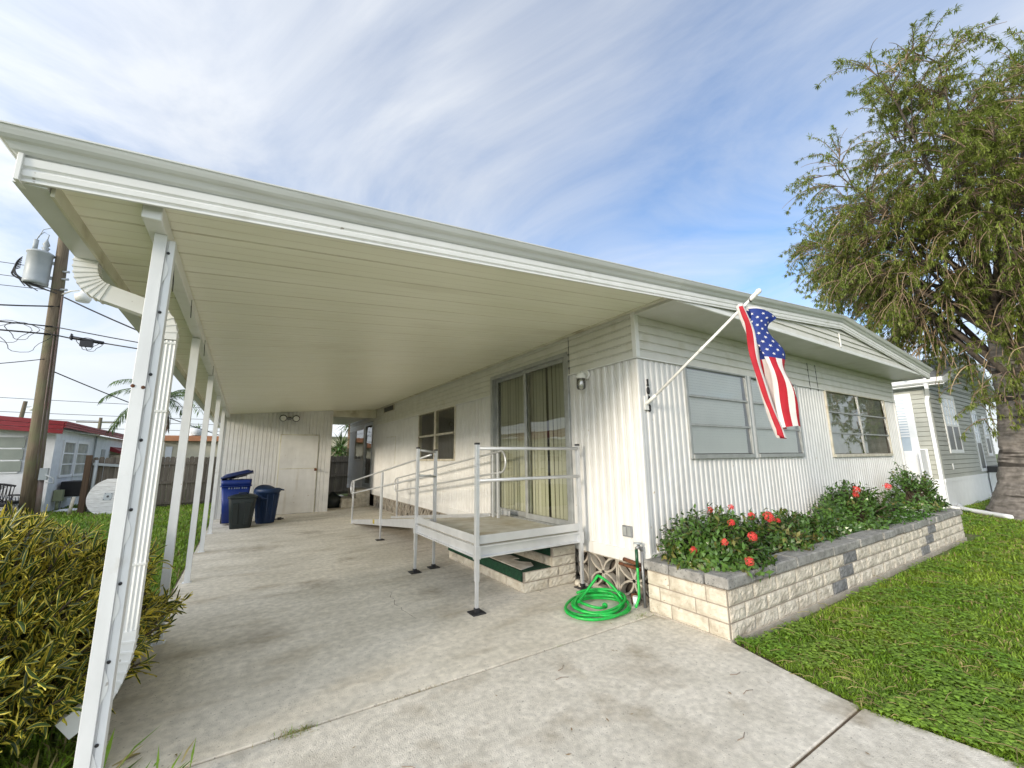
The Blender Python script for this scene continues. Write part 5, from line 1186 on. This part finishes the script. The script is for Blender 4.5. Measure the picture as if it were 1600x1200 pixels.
# wires
def wire(a, b, sag, label, r=.014):
    a, b = Vector(a), Vector(b); q = MB(); q.tube([a.lerp(b, k/14)-Vector((0, 0, sag*4*(k/14)*(1-k/14))) for k in range(15)], r, 4)
    tag(q.build('overhead_wire', cable_black, org=tuple(a)), label, 'wire', 'overhead wires')
wire((-20, 20.0, 8.4), (-5.75, 18.25, 7.65), .15, 'topmost thin wire running left from the transformer', .010)
wire((-20, 20.0, 7.9), (-5.72, 18.25, 7.25), .15, 'second thin wire running left, just below the topmost', .010)
wire((-20, 20.0, 7.5), (-5.70, 18.25, 6.95), .2, 'third thin wire running left below the transformer', .010)
wire((-16, 15.0, 5.6), (-5.35, 18.2, 6.45), .5, 'thick black drop cable sagging left from the lamp height', .022)
wire((-20, 19.5, 6.2), (-5.42, 18.12, 5.75), .1, 'upper communications cable left of the pole', .02)
wire((-20, 19.4, 5.9), (-5.42, 18.12, 5.5), .12, 'lower communications cable left of the pole', .024)
wire((-5.40, 18.12, 5.75), (14, 17.2, 5.2), .5, 'upper communications cable right of the pole', .016)
wire((-5.40, 18.12, 5.5), (-4.96, 18.05, 5.42), .0, 'short cable between the pole and the black splice box', .02)
wire((-4.2, 18.0, 5.36), (14, 17.0, 4.7), .3, 'lower communications cable right of the black splice box', .02)
wire((-5.30, 18.15, 6.75), (3.2, 16.5, 3.9), .35, 'black service drop slanting down from the pole to the carport', .022)
wire((-5.36, 18.15, 4.4), (-.6, 25, 2.6), .1, 'lower service drop slanting to the house behind the fence', .018)
wire((-9, 16.5, 3.7), (-5.45, 18.1, 4.7), .12, 'thin guy cable going down to the left', .012)
random.seed(53)
for i, (x, z, r) in enumerate(((-6.25, 5.15, .38), (-5.95, 5.0, .5), (-6.0, 5.2, .3), (-4.55, 5.0, .22), (-4.45, 4.95, .2))):
    q = MB(); q.tube([(x+r*math.cos(t)*(1+.3*math.sin(3*t)), 18.0+.05*math.sin(2*t), z+.28+r*.9*math.sin(t)) for t in [2*math.pi*k/20 for k in range(20)]], .009, 4, closed=True)
    tag(q.build('cable_loop', cable_black, org=(x, 18, z)), 'spare black cable loop hanging left of the pole' if i < 3 else 'spare black cable loop hanging below the splice box', 'cable', 'cable loops at the pole' if i < 3 else 'cable loops at the splice box')
q = MB(); q.tube([(-4.98, 18.03, 5.45), (-4.18, 18.0, 5.36)], .055, 10); q.box(-4.72, -4.42, 17.93, 18.05, 5.18, 5.37); q.box(-4.96, -4.92, 17.96, 18.08, 5.36, 5.56); tag(q.build('splice_box', black_paint, org=(-4.6, 18, 5.3), bevel=.01), 'black cable splice box hanging on the wire beside the pole', 'splice box')
# fence
fn = thing('wooden_fence', (-.5, 20, 0), 'weathered grey board fence across the back yard', 'fence')
q = MB(); A_ = Vector((-4.15, 18.75, 0)); B_ = Vector((5.4, 21.2, 0)); L_ = (B_-A_).length; ax_ = (B_-A_).normalized(); nr = Vector((ax_.y, -ax_.x, 0)); s = 0; random.seed(61)
while s < L_:
    w = .14; h = 1.74+uni(-.03, .03); p = A_+ax_*s+nr*uni(-.006, .006)
    poly = [p, p+ax_*(w-.008), p+ax_*(w-.008)+Vector((0, 0, h-.04)), p+ax_*(w-.035)+Vector((0, 0, h)), p+ax_*.03+Vector((0, 0, h)), p+Vector((0, 0, h-.04))]
    q.prism([v-Vector((0, 0, .03)) for v in poly], -nr*.018); s += w
q.build('boards', fence_wood, fn)
for z in (.12, .82, 1.48):
    q = MB(); q.bar(A_+nr*.03+Vector((0, 0, z)), B_+nr*.03+Vector((0, 0, z)), .04, .085); q.build('rail', fence_wood, fn)
q = MB(); q.box(-4.27, -4.13, 18.5, 18.64, -.05, 1.78); fpst = q.build('fence_post', post_wood, org=(-4.2, 18.57, 0), bevel=.006); tag(fpst, 'brown square timber post at the left end of the fence', 'post')
q = MB(); q.tube([(-4.03, 18.62, -.05), (-4.03, 18.62, 1.62)], .045, 8); q.bar((-4.1, 18.6, 1.5), (-3.4, 18.8, 1.42), .05, .08); tag(q.build('gate_post', steel_grey, org=(-4.0, 18.6, 0)), 'grey metal gate post with hinge beside the brown timber post', 'post')
q = MB(); q.tube([(-4.42, 18.4, -.05), (-4.36, 18.4, .5)], .045, 8); tag(q.build('pipe_stub', frame_cream, org=(-4.4, 18.4, 0)), 'short cream pipe standing in the grass by the timber post', 'pipe')
# cable spool
spl = thing('cable_spool', (-3.45, 17.8, .5), 'round whitewashed cable spool top leaning by the fence', 'spool')
rot = Matrix.Translation((-3.45, 17.8, .50))@Matrix.Rotation(R(-20), 4, 'Z')@Matrix.Rotation(R(78), 4, 'X')
def spl_build(mb, name, m): mb.v = [tuple(rot@Vector(v)) for v in mb.v]; return mb.build(name, m, spl)
q = MB()
for k in range(9):
    y0_ = -.55+k*.122; y1_ = y0_+.118; pts = []
    f0 = math.sqrt(max(.02, .55**2-y0_**2)); f1 = math.sqrt(max(.02, .55**2-min(.5499, y1_)**2)); ym_ = (y0_+y1_)/2; fm = math.sqrt(max(0.03, .55**2-ym_**2))
    q.prism([(-f0, y0_, 0), (-fm, ym_, 0), (-f1, y1_, 0), (f1, y1_, 0), (fm, ym_, 0), (f0, y0_, 0)], (0, 0, .04))
spl_build(q, 'disc', spool_wood)
q = MB(); q.box(-.11, .11, -.11, .11, .04, .05); spl_build(q, 'plate', steel_grey); q = MB(); q.lathe((0, 0, .05), [(.035, 0), (.03, .006)], 12)
for a in (-1, 1):
    for b_ in (-1, 1): q.lathe((a*.085, b_*.085, .05), [(.012, 0), (.008, .01)], 8)
spl_build(q, 'bolt', black_paint)
# palm, beige building, distant poles, pot
def palm(name, label, base, h, nf, L_, seed, trunk_r=.16, dead=6, droop=.16, wl=.55, cat='palm'):
    random.seed(seed); o = thing(name, base, label, cat); c = Vector(base); q = MB(); top = c+Vector((0, 0, h))
    q.tube([c, c+Vector((.05, 0, h*.5)), top], [trunk_r*1.2, trunk_r, trunk_r*.9], 10); q.build('trunk', palm_dead, o)
    fr_ = MB(); dd_ = MB()
    for i in range(nf+dead):
        isd = i >= nf; a = 2*math.pi*i/nf*1.0+uni(-.2, .2); el = uni(.1, 1.1) if not isd else uni(-1.1, -.4); d = Vector((math.cos(a)*math.cos(el), math.sin(a)*math.cos(el), math.sin(el))); p = top.copy(); mbx = dd_ if isd else fr_; pts = [p]
        LL = L_*uni(.85, 1.1)*(.5 if isd else 1)
        for k in range(12): d = (d+Vector((0, 0, -droop))).normalized(); pts.append(pts[-1]+d*LL/12)
        mbx.tube(pts, [.025*(1-k/13)+.004 for k in range(13)], 4, cap=False)
        if isd and rnd() < .6: continue
        for k in range(2, 13):
            dk_ = (pts[k]-pts[k-1]).normalized(); sd_ = dk_.cross(Vector((0, 0, 1))); sd_ = sd_.normalized() if sd_.length > .01 else Vector((1, 0, 0))
            for s_ in (-1, 1):
                for sub in (0, .33, .66): leaf(mbx, pts[k-1].lerp(pts[k], sub), sd_*s_*.8+dk_*.7+Vector((0, 0, -.15))+rdir()*.15, Vector((0, 0, 1)), wl*(1-.55*abs(k/12-.45)), .035, 0, .35, 2)
    fr_.build('crown', palm_leaf, o); dd_.build('dead_frond', palm_dead, o); return o
palm('palm_tree', 'small palm with drooping fronds beyond the fence, behind the near post', (-3.35, 24, -.05), 4.35, 15, 2.5, 71)
bb = thing('beige_building', (-2, 32, 0), 'low beige building with an orange roof edge behind the fence', 'building')
q = MB(); q.box(-4.0, 12.0, 31, 40, -.05, 2.72); q.build('wall', beige_wall, bb); q = MB(); q.box(-4.3, 12.3, 30.6, 40.4, 2.72, 3.02); q.build('roof_edge', orange_trim, bb); q = MB(); q.box(-4.2, 12.2, 30.7, 40.3, 3.02, 3.05); q.build('roof', white_metal, bb)
q = MB(); q.box(-3.9, -3.6, 30.95, 30.99, 1.2, 2.4); q.build('louvre', white_vinyl, bb)
pt_ = thing('potted_plant', (-2.55, 30.9, 3.05), 'striped round pot with a green plant above the orange roof edge', 'plant pot'); q = MB()
for k in range(6): q.lathe((-2.55, 30.9, 3.05+.07*k), [(.30+.10*math.sin(math.pi*(k+.2)/6), 0), (.34+.10*math.sin(math.pi*(k+.5)/6), .035), (.30+.10*math.sin(math.pi*(k+.8)/6), .068)], 16)
q.build('pot', stucco, pt_); q = MB(); random.seed(77)
for k in range(60): leaf(q, Vector((-2.55, 30.9, 3.42))+rdir()*.08, rdir()+Vector((0, 0, .9)), Vector((0, 0, 1)), uni(.25, .5), .05, 0, .3, 2)
q.build('foliage', palm_leaf, pt_)
dp = thing('distant_pole', (-19, 60, 0), 'dark distant pole with a small lamp above the red roof', 'pole')
q = MB(); q.tube([(-19.2, 60, 0), (-18.8, 60, 7.6)], [.22, .16], 8); q.build('pole', wood_pole, dp); q = MB(); q.lathe((-18.2, 60, 6.7), [(.2, 0), (.3, .15), (.1, .4)], 8); q.tube([(-18.9, 60, 7.0), (-18.2, 60, 7.1)], .05, 5); q.build('lamp', lens_white, dp)
dp = thing('distant_pole', (-13.2, 60, 0), 'thin distant utility pole with a crossarm left of the near post', 'pole')
q = MB(); q.tube([(-13.2, 60, 0), (-13.2, 60, 6.2)], [.18, .14], 8); q.build('pole', wood_pole, dp); q = MB(); q.bar((-15, 60, 5.7), (-11.6, 60, 5.7), .10, .12); q.build('crossarm', wood_pole, dp)
for k, z in enumerate((6.6, 6.0, 5.2, 4.5, 8.0)):
    wire((-40, 62, z+.6), (8, 62, z), .3, 'faint far wire of the set strung across the sky behind the red roof', .025)
# behind the shed gap
def yucca(base, h, n, seed, label):
    random.seed(seed); o = thing('yucca', base, label, 'plant'); c = Vector(base); q = MB(); q.tube([c, c+Vector((0, 0, h))], .09, 8); q.build('trunk', palm_dead, o); q = MB()
    for i in range(n): leaf(q, c+Vector((0, 0, h+uni(-.35, .1))), rdir()+Vector((0, 0, .35)), Vector((0, 0, 1)), uni(.7, 1.1), uni(.05, .08), 0, .3, 3)
    q.build('foliage', palm_leaf, o)
yucca((4.25, 23.5, -.05), 2.3, 90, 81, 'spiky yucca rising above the fence in the gap beside the shed'); yucca((4.75, 24.0, -.05), 3.6, 70, 82, 'taller yucca with strap leaves in the gap against the sky')
o = thing('garden_shrub', (3.9, 22.4, -.05), 'leafy shrub over the fence top in the gap beside the shed', 'shrub'); q = MB(); random.seed(83)
for i in range(700):
    d = rdir(); leaf(q, Vector((3.95, 22.6, 1.7))+Vector((d.x*.7, d.y*.6, d.z*.55))*uni(.6, 1), d+rdir(), Vector((0, 0, 1)), .16, .08, 0, .3, 2)
q.build('foliage', ixora_leaf, o); q = MB(); q.tube([(3.95, 22.6, -.05), (3.95, 22.6, 1.8)], .05, 6); q.build('stem', stem_brown, o)
gh = thing('house', (6, 32, 0), 'pale house with a white metal roof seen through the gap beside the shed', 'house')
q = MB(); q.box(12.5, 22, 28, 36, -.05, 2.7); q.build('wall', beige_wall, gh)
q = MB(); q.prism([(3.6, 29.6, 3.06), (11.8, 29.6, 3.06), (11.8, 33, 4.5), (3.6, 33, 4.5)], (0, 0, .05)); q.build('roof', white_metal, gh)
q = MB(); q.box(3.7, 11.7, 29.9, 30.5, 2.4, 3.05); q.build('porch_wall', beige_wall, gh)
# things behind the camera that the glass reflects
hh_ = thing('house', (-14, 8, 0), 'tile-roofed house beyond the left yard, reflected in the sliding door', 'house')
q = MB(); q.box(-20, -13, 1, 14, -.05, 2.9); q.build('wall', beige_wall, hh_); q = MB(); q.prism([(-20.5, .5, 2.9), (-12.5, .5, 2.9), (-16.5, .5, 4.6)], (0, 14, 0)); q.build('roof', orange_tile, hh_)
def street_tree(x, y, h, r, seed, label):
    random.seed(seed); o = thing('street_tree', (x, y, -.05), label, 'tree', 'trees across the street'); q = MB(); q.tube([(x, y, -.05), (x+.1, y, h*.5), (x, y, h)], [.25, .18, .08], 8)
    for i in range(7): q.tube([(x, y, h*.45), (x+uni(-r, r)*.7, y+uni(-r, r)*.7, h*uni(.7, 1))], [.09, .03], 5)
    q.build('trunk', bark, o); q = MB()
    for i in range(60):
        cc_ = Vector((x, y, h*.85))+rdir()*r*uni(.3, 1)
        for k in range(45): d = rdir(); leaf(q, cc_+d*uni(.2, .7), d+rdir(), Vector((0, 0, 1)), uni(.2, .32), .11, 0, .2, 2)
    q.build('crown', tree_leaf, o)
street_tree(15.5, -11, 5.0, 2.6, 91, 'bushy tree across the street, reflected in the right front window'); street_tree(24, -13, 6.0, 3.0, 92, 'larger tree across the street, further right')

# ---------------------------------------------------------------- grass and small litter
def blades(n, pick, hmin, hmax, w, dry, seed, near=0):
    random.seed(seed); mb = MB(); c = 0
    while c < n:
        p = pick()
        if p is None: continue
        x, y = p; c += 1; dist = math.hypot(x, y); ww = w*(1+dist*.16); h = uni(hmin, hmax)*(1+.25*fbm(x*1.3, y*1.3)); a = uni(0, 6.283); ln = uni(.15, 1.0)*h
        s = Vector((math.cos(a), math.sin(a), 0)); d = Vector((-math.sin(a), math.cos(a), 0)); b0 = Vector((x, y, -.05)); m = 1 if rnd() < dry*(1+2.2*max(0, fbm(x*.9+7, y*.9))) else 0
        mb.add([b0-s*ww/2, b0+s*ww/2, b0+d*ln*.4+s*ww*.4+Vector((0, 0, h*.65)), b0+d*ln*.4-s*ww*.4+Vector((0, 0, h*.65)), b0+d*ln+Vector((0, 0, h*.85))], [(0, 1, 2, 3), (3, 2, 4)], m)
    return mb
def edge_x(y): return 3.40 if y < .5 else (3.43-.1*(y-.5)/.75 if y < 1.25 else 3.36+(y-1.25)*.26)
def pick_right():
    d = 3.2+22*rnd()**2.2; a = R(uni(-2, 48)); x, y = d*math.cos(a-R(12)), d*math.sin(a-R(12))
    if x < edge_x(y)-.006+.05*fbm(y*4, 3.3)+.03*fbm(y*17, x*9) or y < -1.8: return None
    if fbm(x*1.1+3, y*1.1+8) > .42 and rnd() < .6: return None
    if x < PXB+.03 and y > PYF-.03: return None
    if HX0 < x < HX1 and y > 2.1: return None
    if x > NX and y > NY-.05: return None
    return x, y
kind(blades(150000, pick_right, .050, .095, .0065, .045, 101).build('front_lawn_grass', [grass_blade, grass_dry]), 'stuff')
random.seed(107); cl = MB(); k = 0
while k < 9000:
    p = pick_right()
    if p is None or fbm(p[0]*1.7, p[1]*1.7+20) < -.02: continue
    k += 1; ds_ = math.hypot(*p); sz = (.014+.010*rnd())*(1+.08*ds_)
    for j in range(3):
        a = 2.1*j+p[0]*90; d = Vector((math.cos(a), math.sin(a), .25)); leaf(cl, Vector((p[0], p[1], .012+.025*rnd())), d, Vector((0, 0, 1)), sz*1.3, sz, 0, .3, 2)
kind(cl.build('clover', mat('clover_leaf', (.15, .29, .025), .5, (.23, .34, .045), 1.5, island=.4, trans=.25)), 'stuff')
random.seed(108); th = MB()
for k in range(2600):
    p = pick_right()
    if p is None: continue
    a = uni(0, 6.28); l = uni(.03, .12)*(1+.05*math.hypot(*p)); c_ = Vector((p[0], p[1], .012+.03*rnd())); d = Vector((math.cos(a), math.sin(a), uni(-.1, .2))); th.tube([c_, c_+d*l*.5+Vector((0, 0, .006)), c_+d*l+Vector((0, 0, -.01))], .0016*(1+.1*math.hypot(*p)), 3, cap=False)
kind(th.build('thatch', grass_dry), 'stuff')
def pick_left():
    d = 3+20*rnd()**1.1; a = R(uni(88, 118)); x, y = d*math.cos(a), d*math.sin(a)
    if x > -.62: return None
    if x < LX and y > LY: return None
    return x, y
kind(blades(52000, pick_left, .06, .12, .007, .07, 103).build('side_yard_grass', [grass_blade, grass_dry]), 'stuff')
def weed(x, y, n, h, spread, label, seed, mats=None):
    random.seed(seed); q = MB()
    for i in range(n): leaf(q, Vector((x+random.gauss(0, spread[0]), y+random.gauss(0, spread[1]), -.01)), rdir()+Vector((0, 0, .8)), Vector((0, 0, 1)), uni(.5, 1)*h, h*.07, 0 if rnd() < .7 else 1, .4, 2)
    tag(q.build('weed', mats or [grass_blade, grass_dry], org=(x, y, 0)), label, 'weed', 'weeds in the joints')
jy = 2.962
weed(.38, jy-.02, 460, .045, (.06, .025), 'brown green weed tuft in the slab joint near the left', 111, [grass_dry, grass_blade]); weed(1.15, jy, 200, .030, (.14, .008), 'low straggling weeds along the middle of the slab joint', 112, [grass_dry, dead_leaf]); weed(2.35, jy, 30, .03, (.03, .006), 'tiny green weed in the slab joint near the ramp foot', 113)
weed(3.42, 3.02, 160, .05, (.07, .05), 'bright green weeds at the planter corner beside the hose', 114)
weed(-.22, 2.90, 34, .16, (.06, .06), 'pale straggly grass tuft at the foot of the near post', 115)
weed(-.62, 3.0, 90, .30, (.10, .16), 'long grass blades under the croton beside the downspout mouth', 116)
random.seed(121)
for i in range(34):
    x, y = uni(.2, 3.3), uni(1.0, 2.9)
    if i > 22: x, y = uni(3.0, 3.55), uni(3.0, 4.2)
    a = uni(0, 6.28); l = uni(.015, .045); q = MB(); leaf(q, Vector((x, y, .003)), Vector((math.cos(a), math.sin(a), .05)), Vector((0, 0, 1)), l, l*.28, 0, -.1, 2)
    tag(q.build('dry_leaf', dead_leaf, org=(x, y, 0)), 'tiny dry brown leaf lying on the concrete', 'leaf', 'dry leaves on the concrete')
for i in range(6):
    x, y = uni(.8, 3.2), uni(1.3, 2.7); a = uni(0, 6.28); q = MB(); q.tube([(x, y, .004), (x+.05*math.cos(a), y+.05*math.sin(a), .005), (x+.10*math.cos(a+.3), y+.10*math.sin(a+.3), .004)], .0018, 4)
    tag(q.build('twig', twig, org=(x, y, 0)), 'thin dry twig lying on the concrete', 'twig', 'twigs on the concrete')
# hairline cracks in the slabs are shallow grooves of soil
random.seed(131)
q = MB(); p = Vector((1.55, 4.2, .0012)); 
for k in range(14):
    p2 = p+Vector((uni(-.03, .04), uni(.05, .10), 0)); w = uni(.001, .003); q.add([p-Vector((w, 0, 0)), p+Vector((w, 0, 0)), p2+Vector((w, 0, 0)), p2-Vector((w, 0, 0))], [(0, 1, 2, 3)]); p = p2
kind(q.build('slab_crack', joint_soil), 'structure')
